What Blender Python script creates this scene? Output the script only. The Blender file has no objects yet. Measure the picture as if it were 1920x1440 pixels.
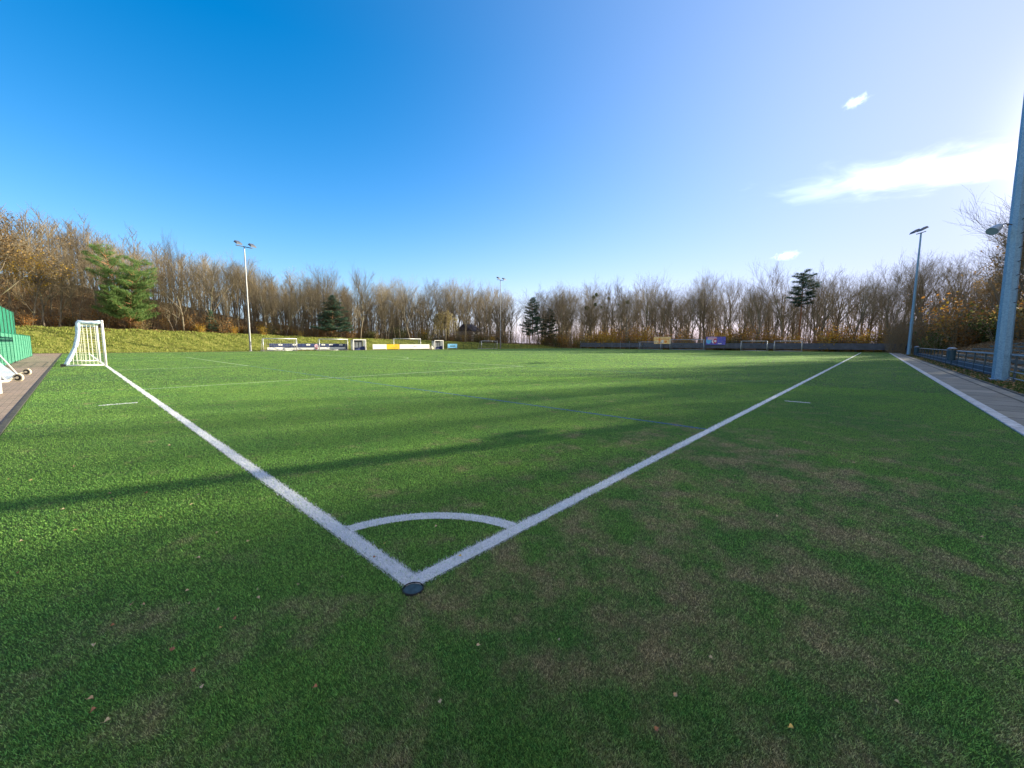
import bpy, math, random
import numpy as np
from mathutils import Vector, Matrix
R = math.radians
C = bpy.context.scene.collection
sc = bpy.context.scene

# ------------------------------------------------------------------ camera
PITCH, ROLL, YAW = R(5.83), R(0.246), R(42.2755)
fw = Vector((math.cos(PITCH)*math.cos(YAW), math.cos(PITCH)*math.sin(YAW), -math.sin(PITCH)))
rt = Vector((math.sin(YAW), -math.cos(YAW), 0))
up = rt.cross(fw)
rt2 = math.cos(ROLL)*rt + math.sin(ROLL)*up
up2 = -math.sin(ROLL)*rt + math.cos(ROLL)*up
cam = bpy.data.objects.new('camera', bpy.data.cameras.new('camera'))
C.objects.link(cam)
m = Matrix((rt2, up2, -fw)).transposed().to_4x4()
m.translation = Vector((-1.1204, -1.7479, 1.3262))
cam.matrix_world = m
cam.data.sensor_width = 36.0
cam.data.lens = 746.68/1920*36
cam.data.clip_start = 0.05
cam.data.clip_end = 4000
sc.camera = cam

# ------------------------------------------------------------------ light
SUN_AZ, SUN_EL = R(-19.5), R(15.5)
world = bpy.data.worlds.new('World'); sc.world = world; world.use_nodes = True
wn, wl = world.node_tree.nodes, world.node_tree.links
wn.clear()
def N(t, **kw):
    n = wn.new(t)
    for k, v in kw.items(): setattr(n, k, v)
    return n
out = N('ShaderNodeOutputWorld'); bg = N('ShaderNodeBackground')
sky = N('ShaderNodeTexSky', sky_type='NISHITA', sun_disc=False)
sky.sun_elevation = SUN_EL; sky.sun_rotation = R(90) - SUN_AZ
sky.altitude = 50; sky.air_density = 1.0; sky.dust_density = 0.05; sky.ozone_density = 3.0
hs = N('ShaderNodeHueSaturation'); hs.inputs['Saturation'].default_value = 1.38; hs.inputs['Value'].default_value = 1.0
wl.new(sky.outputs[0], hs.inputs['Color'])
tc = N('ShaderNodeTexCoord')
def wmath(op, a, b=None, c=None, clamp=False):
    n = N('ShaderNodeMath', operation=op, use_clamp=clamp)
    for i, v in enumerate((a, b, c)):
        if v is None: continue
        if isinstance(v, (int, float)): n.inputs[i].default_value = v
        else: wl.new(v, n.inputs[i])
    return n.outputs[0]
def wdot(vec):
    n = N('ShaderNodeVectorMath', operation='DOT_PRODUCT'); wl.new(tc.outputs['Generated'], n.inputs[0])
    n.inputs[1].default_value = vec; return n.outputs['Value']
sund = Vector((math.cos(SUN_AZ)*math.cos(SUN_EL), math.sin(SUN_AZ)*math.cos(SUN_EL), math.sin(SUN_EL)))
# pale air near the horizon, blue away from the sun and whitish below it
gz = wmath('POWER', wmath('SUBTRACT', 1.0, wmath('MAXIMUM', wdot((0, 0, 1)), 0.0)), 7.0)
gm = N('ShaderNodeMapRange', interpolation_type='SMOOTHSTEP'); wl.new(wdot(sund), gm.inputs[0]); gm.inputs[1].default_value = 0.0; gm.inputs[2].default_value = 1.0
hc = N('ShaderNodeMix', data_type='RGBA'); wl.new(gm.outputs[0], hc.inputs[0]); hc.inputs[6].default_value = (0.30, 1.85, 3.4, 1); hc.inputs[7].default_value = (2.7, 3.1, 3.6, 1)
hm = N('ShaderNodeMix', data_type='RGBA'); wl.new(wmath('MULTIPLY', gz, 0.85), hm.inputs[0]); wl.new(hs.outputs[0], hm.inputs[6]); wl.new(hc.outputs[2], hm.inputs[7])
tm_ = N('ShaderNodeMapRange', interpolation_type='SMOOTHSTEP'); wl.new(wdot(sund), tm_.inputs[0]); tm_.inputs[1].default_value = 0.0; tm_.inputs[2].default_value = 1.0
tt_ = N('ShaderNodeMix', data_type='RGBA'); wl.new(tm_.outputs[0], tt_.inputs[0]); tt_.inputs[6].default_value = (1.5, 1.0, 1.0, 1); tt_.inputs[7].default_value = (1.3, 0.85, 0.9, 1)
tn_ = N('ShaderNodeMix', data_type='RGBA', blend_type='MULTIPLY'); tn_.inputs[0].default_value = 1; wl.new(hm.outputs[2], tn_.inputs[6]); wl.new(tt_.outputs[2], tn_.inputs[7])
lfo = wmath('MULTIPLY', wmath('POWER', wmath('DIVIDE', wmath('MAXIMUM', wmath('ADD', wdot(sund), 0.1), 0.0), 1.1), 3.3), .90)
lm_ = N('ShaderNodeMix', data_type='RGBA'); wl.new(lfo, lm_.inputs[0]); wl.new(tn_.outputs[2], lm_.inputs[6]); lm_.inputs[7].default_value = (2.15, 2.45, 3.4, 1)
tn_ = lm_
# unseen broken white cloud, added behind the camera to lift the shade neutrally
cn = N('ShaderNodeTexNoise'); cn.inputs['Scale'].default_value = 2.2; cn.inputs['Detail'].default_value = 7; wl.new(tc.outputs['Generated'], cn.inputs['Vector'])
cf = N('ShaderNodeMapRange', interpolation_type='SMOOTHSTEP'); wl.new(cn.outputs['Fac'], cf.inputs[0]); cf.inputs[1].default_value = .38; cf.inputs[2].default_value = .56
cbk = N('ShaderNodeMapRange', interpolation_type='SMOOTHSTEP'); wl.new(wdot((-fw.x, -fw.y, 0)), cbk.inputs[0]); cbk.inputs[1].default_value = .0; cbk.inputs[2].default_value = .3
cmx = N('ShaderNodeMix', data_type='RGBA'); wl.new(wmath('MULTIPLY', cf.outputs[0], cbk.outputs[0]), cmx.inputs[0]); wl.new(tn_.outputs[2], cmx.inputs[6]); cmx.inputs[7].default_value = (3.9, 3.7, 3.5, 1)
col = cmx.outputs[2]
# thin high clouds: each is a patch of sky of its own, broken up by noise
def cloud(az, el, wa, we, tilt, strength, nscale, lo, hi, col):
    d = Vector((math.cos(az)*math.cos(el), math.sin(az)*math.cos(el), math.sin(el)))
    s = Vector((math.sin(az), -math.cos(az), 0)); u = s.cross(d)
    a1 = math.cos(tilt)*s + math.sin(tilt)*u; a2 = -math.sin(tilt)*s + math.cos(tilt)*u
    x = wmath('DIVIDE', wdot(a1), wa); y = wmath('DIVIDE', wdot(a2), we)
    nz = N('ShaderNodeTexNoise'); nz.inputs['Scale'].default_value = nscale; nz.inputs['Detail'].default_value = 7
    nz.inputs['Roughness'].default_value = 0.55; nz.inputs['Distortion'].default_value = 0.6
    cx = N('ShaderNodeCombineXYZ'); wl.new(x, cx.inputs[0]); wl.new(wmath('MULTIPLY', y, 0.55), cx.inputs[1])
    cx.inputs[2].default_value = az*7
    wl.new(cx.outputs[0], nz.inputs['Vector'])
    wob = wmath('MULTIPLY', wmath('SUBTRACT', nz.outputs['Fac'], 0.5), 1.9)
    r2 = wmath('ADD', wmath('MULTIPLY', x, x), wmath('MULTIPLY', y, y))
    e = wmath('SUBTRACT', 1.0, wmath('ADD', wmath('SQRT', r2), wob))
    mr = N('ShaderNodeMapRange', interpolation_type='SMOOTHERSTEP'); wl.new(e, mr.inputs[0])
    mr.inputs[1].default_value = lo; mr.inputs[2].default_value = hi
    front = wmath('GREATER_THAN', wdot(d), 0.3)
    f = wmath('MULTIPLY', wmath('MULTIPLY', mr.outputs[0], strength), front)
    mx = N('ShaderNodeMix', data_type='RGBA', blend_type='ADD'); wl.new(f, mx.inputs[0])
    wl.new(col, mx.inputs[6]); mx.inputs[7].default_value = CLOUDC
    return mx.outputs[2]
CLOUDC = (7.0, 7.2, 7.6, 1)
def az_el(x, y):
    d = fw + rt2*((x-960)/746.68) - up2*((y-720)/746.68); d.normalize()
    return math.atan2(d.y, d.x), math.asin(d.z)
A = az_el(1800, 312); col = cloud(A[0], A[1], .15, .030, R(-5), .60, 2.2, -.25, 1.35, col)
A = az_el(1660, 330); col = cloud(A[0], A[1], .19, .034, R(-4), .20, 2.6, -.2, 1.2, col)
A = az_el(1606, 190); col = cloud(A[0], A[1], .018, .009, R(10), .40, 2.0, -.3, 1.3, col)
A = az_el(1474, 480); col = cloud(A[0], A[1], .022, .009, R(6), .45, 2.0, -.3, 1.3, col)
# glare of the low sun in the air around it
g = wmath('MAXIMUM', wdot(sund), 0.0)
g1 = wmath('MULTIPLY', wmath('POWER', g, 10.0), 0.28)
g2 = wmath('MULTIPLY', wmath('POWER', g, 170.0), 26.0)  # narrow lobe out of frame, added as extra neutral light for the shade
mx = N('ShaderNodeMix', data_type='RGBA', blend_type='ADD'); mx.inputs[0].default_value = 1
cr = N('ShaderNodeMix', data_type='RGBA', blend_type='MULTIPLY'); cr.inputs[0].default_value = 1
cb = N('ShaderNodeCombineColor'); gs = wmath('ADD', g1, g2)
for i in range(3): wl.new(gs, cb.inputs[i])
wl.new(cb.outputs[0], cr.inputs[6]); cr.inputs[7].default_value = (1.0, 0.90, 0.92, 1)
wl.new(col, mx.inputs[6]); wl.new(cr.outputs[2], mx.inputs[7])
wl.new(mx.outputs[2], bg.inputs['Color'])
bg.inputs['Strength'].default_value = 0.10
wl.new(bg.outputs[0], out.inputs[0])

sun = bpy.data.objects.new('sun', bpy.data.lights.new('sun', 'SUN')); C.objects.link(sun)
sun.data.energy = 5.0; sun.data.angle = R(0.5); sun.data.color = (1.0, 0.88, 0.62)
sun.rotation_euler = (-sund).to_track_quat('-Z', 'Y').to_euler()
sun.location = (0, 0, 60)
sc.view_settings.view_transform = 'Standard'; sc.view_settings.look = 'None'
sc.view_settings.exposure = 1.62; sc.view_settings.gamma = 1
sc.cycles.max_bounces = 6; sc.cycles.diffuse_bounces = 3; sc.cycles.glossy_bounces = 2
sc.cycles.transparent_max_bounces = 12; sc.cycles.transmission_bounces = 3
sc.cycles.use_denoising = True

# ------------------------------------------------------------------ helpers
def tag(o, label=None, cat=None, group=None, kind=None):
    if label: o['label'] = label
    if cat: o['category'] = cat
    if group: o['group'] = group
    if kind: o['kind'] = kind
    return o
class MB:
    def __init__(s): s.v = []; s.f = []; s.mi = []
    def add(s, vs, fs, mi=0):
        b = len(s.v); s.v.extend(vs); s.f.extend([tuple(b+i for i in f) for f in fs]); s.mi.extend([mi]*len(fs)); return s
    def box(s, x0, y0, z0, x1, y1, z1, mi=0, M=None):
        vs = [(x, y, z) for z in (z0, z1) for y in (y0, y1) for x in (x0, x1)]
        if M: vs = [tuple(M @ Vector(v)) for v in vs]
        return s.add(vs, [(0,2,3,1),(4,5,7,6),(0,1,5,4),(2,6,7,3),(0,4,6,2),(1,3,7,5)], mi)
    def tube(s, p0, p1, r0, r1=None, n=6, mi=0, cap=True):
        if r1 is None: r1 = r0
        p0 = Vector(p0); p1 = Vector(p1); d = p1-p0
        if d.length < 1e-6: return s
        d.normalize(); a = d.orthogonal().normalized(); b = d.cross(a)
        vs = []
        for p, r in ((p0, r0), (p1, r1)):
            for k in range(n):
                t = 2*math.pi*k/n; vs.append(tuple(p + (a*math.cos(t)+b*math.sin(t))*r))
        fs = [(k, (k+1) % n, n+(k+1) % n, n+k) for k in range(n)]
        if cap: fs += [tuple(range(n-1, -1, -1)), tuple(range(n, 2*n))]
        return s.add(vs, fs, mi)
    def path(s, pts, rs, n=6, mi=0):
        """one continuous tube through pts"""
        pts = [Vector(p) for p in pts]; b = len(s.v); m_ = len(pts)
        d = (pts[1]-pts[0]).normalized(); a = d.orthogonal().normalized()
        for i, p in enumerate(pts):
            d = (pts[min(i+1, m_-1)]-pts[max(i-1, 0)]).normalized()
            a = (a - d*a.dot(d))
            a = a.normalized() if a.length > 1e-4 else d.orthogonal().normalized()
            c = d.cross(a); r = rs[i] if isinstance(rs, (list, tuple)) else rs
            for k in range(n):
                t = 2*math.pi*k/n; s.v.append(tuple(p+(a*math.cos(t)+c*math.sin(t))*r))
        for i in range(m_-1):
            for k in range(n):
                s.f.append((b+i*n+k, b+i*n+(k+1) % n, b+(i+1)*n+(k+1) % n, b+(i+1)*n+k)); s.mi.append(mi)
        s.f.append(tuple(b+k for k in range(n-1, -1, -1))); s.mi.append(mi)
        s.f.append(tuple(b+(m_-1)*n+k for k in range(n))); s.mi.append(mi)
        return s
    def mesh(s, name, mats, smooth=False):
        me = bpy.data.meshes.new(name); me.from_pydata(s.v, [], s.f)
        for mm in (mats if isinstance(mats, (list, tuple)) else [mats]): me.materials.append(mm)
        if any(s.mi): me.polygons.foreach_set('material_index', s.mi)
        if smooth: me.polygons.foreach_set('use_smooth', [True]*len(s.f))
        me.update(); return me
    def build(s, name, mats, parent=None, smooth=False, loc=None):
        o = bpy.data.objects.new(name, s.mesh(name, mats, smooth)); C.objects.link(o)
        if parent: o.parent = parent
        if loc: o.location = loc
        return o
def empty(name, loc=(0,0,0), rz=0):
    o = bpy.data.objects.new(name, None); C.objects.link(o); o.location = loc; o.rotation_euler = (0,0,rz)
    o.empty_display_size = 0.2; return o
def copy_tree(o, parent=None):
    c = o.copy(); C.objects.link(c); c.parent = parent
    for ch in list(o.children): copy_tree(ch, c)
    return c
def tri_cloud(name, P, mats, mi=None, attrs=None, faces=3):
    """P: (n, faces, 3) array of loose triangles or quads"""
    n = len(P); me = bpy.data.meshes.new(name)
    me.vertices.add(n*faces); me.vertices.foreach_set('co', np.ascontiguousarray(P, dtype=np.float32).ravel())
    me.loops.add(n*faces); me.loops.foreach_set('vertex_index', np.arange(n*faces, dtype=np.int32))
    me.polygons.add(n); me.polygons.foreach_set('loop_start', np.arange(0, n*faces, faces, dtype=np.int32))
    for mm in (mats if isinstance(mats, (list, tuple)) else [mats]): me.materials.append(mm)
    if mi is not None: me.polygons.foreach_set('material_index', np.asarray(mi, dtype=np.int32))
    for k, v in (attrs or {}).items():
        at = me.attributes.new(k, 'FLOAT', 'POINT'); at.data.foreach_set('value', np.repeat(v, faces).astype(np.float32))
    me.update(calc_edges=True); return me
rng = np.random.default_rng(7)

# ------------------------------------------------------------------ materials
class MT:
    def __init__(s, name, rough=0.8, spec=0.3, metal=0.0):
        s.m = bpy.data.materials.new(name); s.m.use_nodes = True; nt = s.m.node_tree
        s.n, s.l = nt.nodes, nt.links; s.b = s.n['Principled BSDF']
        s.b.inputs['Roughness'].default_value = rough; s.b.inputs['Specular IOR Level'].default_value = spec
        s.b.inputs['Metallic'].default_value = metal; s._pos = None
    def node(s, t, **kw):
        n = s.n.new(t)
        for k, v in kw.items(): setattr(n, k, v)
        return n
    def pos(s, obj=False):
        if obj: return s.node('ShaderNodeTexCoord').outputs['Object']
        if s._pos is None: s._pos = s.node('ShaderNodeNewGeometry').outputs['Position']
        return s._pos
    def noise(s, scale, detail=4, rough=0.55, vec=None, stretch=None, dist=0.0, obj=False):
        n = s.node('ShaderNodeTexNoise'); n.inputs['Scale'].default_value = scale
        n.inputs['Detail'].default_value = detail; n.inputs['Roughness'].default_value = rough; n.inputs['Distortion'].default_value = dist
        v = vec or s.pos(obj)
        if stretch:
            mp = s.node('ShaderNodeMapping'); s.l.new(v, mp.inputs[0]); mp.inputs['Scale'].default_value = stretch; v = mp.outputs[0]
        s.l.new(v, n.inputs['Vector']); return n.outputs['Fac']
    def vor(s, scale, feature='F1', obj=False, rnd=1.0):
        n = s.node('ShaderNodeTexVoronoi', feature=feature); n.inputs['Scale'].default_value = scale
        n.inputs['Randomness'].default_value = rnd
        s.l.new(s.pos(obj), n.inputs['Vector']); return n
    def ramp(s, fac, stops):
        n = s.node('ShaderNodeValToRGB'); s.l.new(fac, n.inputs[0]); e = n.color_ramp.elements
        while len(e) < len(stops): e.new(0.5)
        for k, (p, c) in zip(e, stops): k.position = p; k.color = (*c, 1) if len(c) == 3 else c
        return n.outputs[0]
    def rng(s, fac, a, b, c=0.0, d=1.0, smooth=True):
        n = s.node('ShaderNodeMapRange', interpolation_type='SMOOTHSTEP' if smooth else 'LINEAR'); s._in(fac, n.inputs[0])
        for i, v in enumerate((a, b, c, d)): n.inputs[i+1].default_value = v
        return n.outputs[0]
    def _in(s, v, sock):
        if isinstance(v, (int, float)): sock.default_value = v
        elif isinstance(v, tuple): sock.default_value = (*v, 1) if len(v) == 3 else v
        else: s.l.new(v, sock)
    def mix(s, f, a, b, mode='MIX'):
        n = s.node('ShaderNodeMix', data_type='RGBA', blend_type=mode); s._in(f, n.inputs[0]); s._in(a, n.inputs[6]); s._in(b, n.inputs[7])
        return n.outputs[2]
    def math(s, op, a, b=0.0, clamp=False):
        n = s.node('ShaderNodeMath', operation=op, use_clamp=clamp); s._in(a, n.inputs[0]); s._in(b, n.inputs[1]); return n.outputs[0]
    def sep(s):
        n = s.node('ShaderNodeSeparateXYZ'); s.l.new(s.pos(), n.inputs[0]); return n.outputs
    def attr(s, name): return s.node('ShaderNodeAttribute', attribute_name=name).outputs['Fac']
    def rand(s): return s.node('ShaderNodeObjectInfo').outputs['Random']
    def color(s, c): s._in(c, s.b.inputs['Base Color']); return s
    def bump(s, h, strength=0.5, dist=0.02):
        n = s.node('ShaderNodeBump'); n.inputs['Strength'].default_value = strength; n.inputs['Distance'].default_value = dist
        s.l.new(h, n.inputs['Height']); s.l.new(n.outputs[0], s.b.inputs['Normal']); return s
    def translucent(s, c, fac):
        t = s.node('ShaderNodeBsdfTranslucent'); s._in(c, t.inputs[0]); mx = s.node('ShaderNodeMixShader')
        mx.inputs[0].default_value = fac; s.l.new(s.b.outputs[0], mx.inputs[1]); s.l.new(t.outputs[0], mx.inputs[2])
        s.l.new(mx.outputs[0], s.n['Material Output'].inputs[0]); return s
def plain(name, c, rough=0.5, spec=0.4, metal=0.0, var=0.12, scale=6, obj=True):
    t = MT(name, rough, spec, metal); n = t.noise(scale, 5, obj=obj)
    t.color(t.ramp(n, [(0.3, tuple(v*(1-var) for v in c)), (0.7, tuple(min(1, v*(1+var)) for v in c))])); return t.m

def turf_color(t, green_gain=1.0):
    """pile colour with straw-coloured worn patches, shared by the turf sheet and its blades"""
    big = t.noise(0.35, 4, 0.6); mid = t.noise(2.3, 6, 0.7); fine = t.noise(55, 3, 0.7)
    gcol = t.ramp(fine, [(0.25, (0.085*green_gain, 0.225*green_gain, 0.055*green_gain)), (0.5, (0.19*green_gain, 0.365*green_gain, 0.08*green_gain)), (0.75, (0.36*green_gain, 0.53*green_gain, 0.12*green_gain))])
    gcol = t.mix(t.rng(big, 0.35, 0.7, 0, 0.45), gcol, (0.08, 0.25, 0.085))
    x, y, z = t.sep()
    # worn, infill-rich area round the corner and outside the touch line
    dx = t.math('SUBTRACT', x, 2.2); dy = t.math('ADD', y, 1.4)
    rr = t.math('SQRT', t.math('ADD', t.math('MULTIPLY', t.math('MULTIPLY', dx, dx), 0.35), t.math('MULTIPLY', dy, dy)))
    near = t.rng(rr, 0.3, 5.0, 1.0, 0.0)
    worn = t.math('ADD', t.math('MULTIPLY', near, 0.13), t.math('ADD', t.math('MULTIPLY', mid, 0.85), t.math('MULTIPLY', big, 0.2)))
    wf = t.rng(worn, 0.56, 0.80, 0.0, 0.92)
    straw = t.ramp(t.noise(80, 2, 0.7), [(0.3, (0.20, 0.16, 0.085)), (0.5, (0.52, 0.42, 0.245)), (0.7, (0.75, 0.62, 0.40))])
    return t.mix(wf, gcol, straw), fine
t = MT('turf', 0.85, 0.12); c, fine = turf_color(t); c = t.mix(0.6, c, (0.02, 0.022, 0.018)); t.color(c)
t.bump(t.math('ADD', t.noise(120, 2, 0.8), t.noise(25, 4, 0.8)), 1.0, 0.03); M_TURF = t.m
t = MT('turf_blade', 0.6, 0.25); c, fine = turf_color(t, 1.25)
v = t.attr('shade'); c = t.mix(1.0, c, t.ramp(v, [(0, (0.35,)*3), (0.5, (0.88,)*3), (1, (1.8,)*3)]), 'MULTIPLY')
v2 = t.attr('blue'); wh = t.ramp(v, [(0, (0.50, 0.53, 0.60)), (0.5, (0.72, 0.74, 0.80)), (1, (0.9, 0.9, 0.92))])
c = t.mix(t.attr('white'), c, wh); c = t.mix(v2, c, (0.05, 0.12, 0.36)); t.color(c).translucent(c, 0.5); M_BLADE = t.m
t = MT('line_white', 0.8, 0.15); n = t.noise(60, 3, 0.8)
t.color(t.mix(t.rng(t.noise(3.0, 5, 0.7), 0.52, 0.72, 0, 0.5), t.ramp(n, [(0.25, (0.45, 0.48, 0.5)), (0.5, (0.72, 0.73, 0.75)), (0.75, (0.86, 0.86, 0.86))]), (0.38, 0.42, 0.3))).bump(n, 0.8, 0.02); M_LINE = t.m
t = MT('line_faded', 0.8, 0.15); n = t.noise(30, 3, 0.8)
t.color(t.ramp(n, [(0.3, (0.18, 0.28, 0.12)), (0.6, (0.42, 0.48, 0.36))])); M_LINE2 = t.m
t = MT('line_blue', 0.8, 0.15); n = t.noise(25, 4, 0.8)
t.color(t.ramp(n, [(0.35, (0.05, 0.14, 0.06)), (0.52, (0.04, 0.10, 0.26)), (0.75, (0.07, 0.16, 0.42))])); M_LINEB = t.m

def pavers(name, sx, sy, a, b, joint):
    t = MT(name, 0.9, 0.2)
    br = t.node('ShaderNodeTexBrick'); t.l.new(t.pos(), br.inputs['Vector'])
    br.offset = 0.5; br.inputs['Scale'].default_value = 1.0
    br.inputs['Brick Width'].default_value = sx; br.inputs['Row Height'].default_value = sy
    br.inputs['Mortar Size'].default_value = joint; br.inputs['Color1'].default_value = (*a, 1); br.inputs['Color2'].default_value = (*b, 1)
    br.inputs['Mortar'].default_value = (0.05, 0.05, 0.045, 1)
    dirt = t.noise(1.3, 6, 0.7)
    c = t.mix(t.rng(dirt, 0.4, 0.75, 0, 0.6), br.outputs[0], (0.11, 0.10, 0.07))
    c = t.mix(t.rng(t.noise(40, 3, 0.7), 0.35, 0.7, 0, 0.35), c, (0.33, 0.31, 0.27))
    t.color(c).bump(t.math('SUBTRACT', t.noise(60, 3), br.outputs['Fac']), 0.5, 0.01); return t.m
M_PAVE_L = pavers('grey_brick_paving', 0.2, 0.1, (0.27, 0.195, 0.15), (0.36, 0.27, 0.21), 0.006)
M_PAVE_R = pavers('concrete_slab_paving', 1.1, 1.1, (0.20, 0.19, 0.17), (0.34, 0.31, 0.26), 0.035)
t = MT('concrete', 0.9, 0.2); n = t.noise(5, 7, 0.7)
t.color(t.ramp(n, [(0.3, (0.09, 0.085, 0.07)), (0.55, (0.19, 0.18, 0.155)), (0.75, (0.30, 0.29, 0.26))])).bump(n, 0.4, 0.01); M_CONC = t.m
t = MT('pale_kerb', 0.9, 0.2); n = t.noise(7, 7, 0.75); jx = t.math('LESS_THAN', t.math('MODULO', t.math('ADD', t.sep()[0], 100.0), 1.0), 0.02)
t.color(t.mix(jx, t.ramp(n, [(0.3, (0.24, 0.24, 0.24)), (0.5, (0.50, 0.50, 0.51)), (0.7, (0.7, 0.7, 0.7))]), (0.08, 0.08, 0.08))).bump(n, 0.4, 0.01); M_KERB = t.m
t = MT('dark_edging', 0.9, 0.2); n = t.noise(9, 6, 0.7)
t.color(t.ramp(n, [(0.3, (0.03, 0.035, 0.03)), (0.6, (0.09, 0.09, 0.08)), (0.8, (0.17, 0.17, 0.15))])); M_EDGE = t.m
t = MT('red_gravel', 0.95, 0.1); n = t.noise(30, 4, 0.8)
t.color(t.ramp(n, [(0.3, (0.14, 0.06, 0.035)), (0.7, (0.30, 0.14, 0.08))])); M_RED = t.m
# rough ground: meadow grass that gives way to leaf litter in the wood
t = MT('ground', 0.95, 0.1)
gr = t.ramp(t.noise(1.4, 8, 0.8), [(0.3, (0.05, 0.09, 0.02)), (0.5, (0.20, 0.22, 0.05)), (0.7, (0.40, 0.36, 0.12))])
lf = t.ramp(t.noise(3.0, 8, 0.8), [(0.3, (0.06, 0.04, 0.02)), (0.5, (0.18, 0.11, 0.055)), (0.7, (0.38, 0.25, 0.12))])
w_ = t.math('ADD', t.attr('wood'), t.math('MULTIPLY', t.math('SUBTRACT', t.noise(0.6, 5, 0.7), 0.5), 1.0))
c = t.mix(t.rng(w_, 0.4, 0.6), gr, lf); t.color(c).bump(t.noise(3, 8, 0.8), 0.9, 0.25); M_GROUND = t.m

def bark(name, a, b, lichen=None):
    t = MT(name, 0.9, 0.15); n = t.noise(3.0, 6, 0.7, stretch=(3, 3, 0.6), obj=True)
    c = t.ramp(n, [(0.3, a), (0.7, b)])
    c = t.mix(t.rng(t.rand(), 0, 1, 0.0, 0.5, False), c, tuple(v*0.55 for v in a))
    if lichen: c = t.mix(t.rng(t.noise(1.2, 3, obj=True), 0.5, 0.65, 0, 0.5), c, lichen)
    t.color(c).bump(n, 0.5, 0.03); return t.m
M_BARK = bark('bark_grey', (0.13, 0.105, 0.08), (0.33, 0.28, 0.22), (0.20, 0.22, 0.12))
M_TWIG = bark('twig_brown', (0.165, 0.135, 0.09), (0.37, 0.30, 0.20))
M_PINEBARK = bark('pine_bark', (0.16, 0.08, 0.045), (0.42, 0.22, 0.12))
def leafmat(name, stops, tr=0.4, rnd=0.35):
    t = MT(name, 0.65, 0.2); n = t.noise(2.3, 4, 0.8)
    c = t.ramp(n, stops); c = t.mix(t.math('MULTIPLY', t.rand(), rnd), c, stops[0][1])
    t.color(c).translucent(c, tr); return t.m
M_LYEL = leafmat('leaf_yellow', [(0.3, (0.28, 0.16, 0.02)), (0.5, (0.55, 0.36, 0.04)), (0.7, (0.72, 0.52, 0.08))])
M_LBRN = leafmat('leaf_brown', [(0.3, (0.09, 0.06, 0.03)), (0.5, (0.24, 0.155, 0.07)), (0.7, (0.38, 0.27, 0.13))])
M_LORG = leafmat('leaf_orange', [(0.3, (0.22, 0.10, 0.03)), (0.5, (0.42, 0.20, 0.05)), (0.7, (0.55, 0.33, 0.10))])
M_LGRN = leafmat('leaf_green', [(0.3, (0.035, 0.06, 0.015)), (0.5, (0.08, 0.12, 0.03)), (0.7, (0.17, 0.19, 0.05))])
M_LTAN = leafmat('leaf_pale', [(0.3, (0.24, 0.20, 0.08)), (0.5, (0.42, 0.36, 0.14)), (0.7, (0.58, 0.50, 0.24))])
M_NEED = leafmat('needles', [(0.3, (0.05, 0.10, 0.035)), (0.5, (0.12, 0.21, 0.06)), (0.7, (0.24, 0.33, 0.10))], 0.2, 0.2)
M_NEED2 = leafmat('needles_blue', [(0.3, (0.02, 0.05, 0.035)), (0.5, (0.045, 0.09, 0.06)), (0.7, (0.10, 0.16, 0.08))], 0.2, 0.2)
M_TUFT = leafmat('meadow_tuft', [(0.3, (0.10, 0.17, 0.03)), (0.5, (0.27, 0.31, 0.07)), (0.7, (0.52, 0.47, 0.17))], 0.4)
M_LITTER = leafmat('litter', [(0.3, (0.14, 0.08, 0.04)), (0.5, (0.31, 0.19, 0.09)), (0.7, (0.50, 0.35, 0.18))], 0.3)
M_WHITE = plain('white_painted_metal', (0.72, 0.72, 0.72), 0.4, 0.5)
M_ALU = plain('aluminium', (0.52, 0.55, 0.58), 0.4, 0.5, 0.3)
M_ALUB = plain('aluminium_blue_grey', (0.30, 0.38, 0.50), 0.45, 0.5, 0.2)
M_NET = plain('net_cord', (0.78, 0.78, 0.70), 0.8, 0.2)
M_NETB = plain('net_bundle_blue_white', (0.42, 0.56, 0.78), 0.85, 0.2, var=0.45, scale=9)
M_NETD = plain('net_dark', (0.10, 0.14, 0.18), 0.8, 0.2)
M_GALV = plain('galvanised_pole', (0.22, 0.23, 0.26), 0.45, 0.5, 0.3, 0.15, 3)
t = MT('galvanised_pole_blue', 0.45, 0.5, 0.25); n = t.vor(28, obj=True).outputs['Color']
sp = t.node('ShaderNodeSeparateColor'); t.l.new(n, sp.inputs[0])
c = t.ramp(sp.outputs[0], [(0.0, (0.12, 0.25, 0.40)), (1.0, (0.20, 0.36, 0.52))])
c = t.mix(t.rng(t.noise(2.0, 6, 0.8, stretch=(4, 4, 0.5), obj=True), 0.5, 0.8, 0, 0.4), c, (0.10, 0.17, 0.25)); t.color(c); M_POLEB = t.m
M_RAIL = plain('rail_blue_grey', (0.04, 0.065, 0.085), 0.5, 0.4, 0.2, 0.25, 5)
M_RAILT = plain('rail_top', (0.22, 0.27, 0.33), 0.4, 0.5, 0.4)
M_KICK = plain('kick_board_blue', (0.015, 0.055, 0.10), 0.6, 0.3, 0.0, 0.35, 2)
M_BINB = plain('bin_blue', (0.015, 0.05, 0.08), 0.5, 0.4)
M_GREENF = plain('fence_green', (0.02, 0.18, 0.12), 0.6, 0.3, 0, 0.25, 3)
M_GREENL = plain('fence_light_green', (0.075, 0.27, 0.19), 0.6, 0.3, 0, 0.2, 3)
M_DARKG = plain('fence_dark_green', (0.03, 0.06, 0.045), 0.6, 0.3)
M_SCREEN = plain('screen_fabric', (0.08, 0.095, 0.125), 0.9, 0.1, 0, 0.3, 1.5)
M_LAMP = plain('lamp_housing', (0.09, 0.10, 0.13), 0.5, 0.4)
M_GLASS = plain('lamp_glass', (0.30, 0.34, 0.40), 0.15, 0.6)
M_RUB = plain('rubber', (0.03, 0.03, 0.03), 0.8, 0.2)
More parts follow.
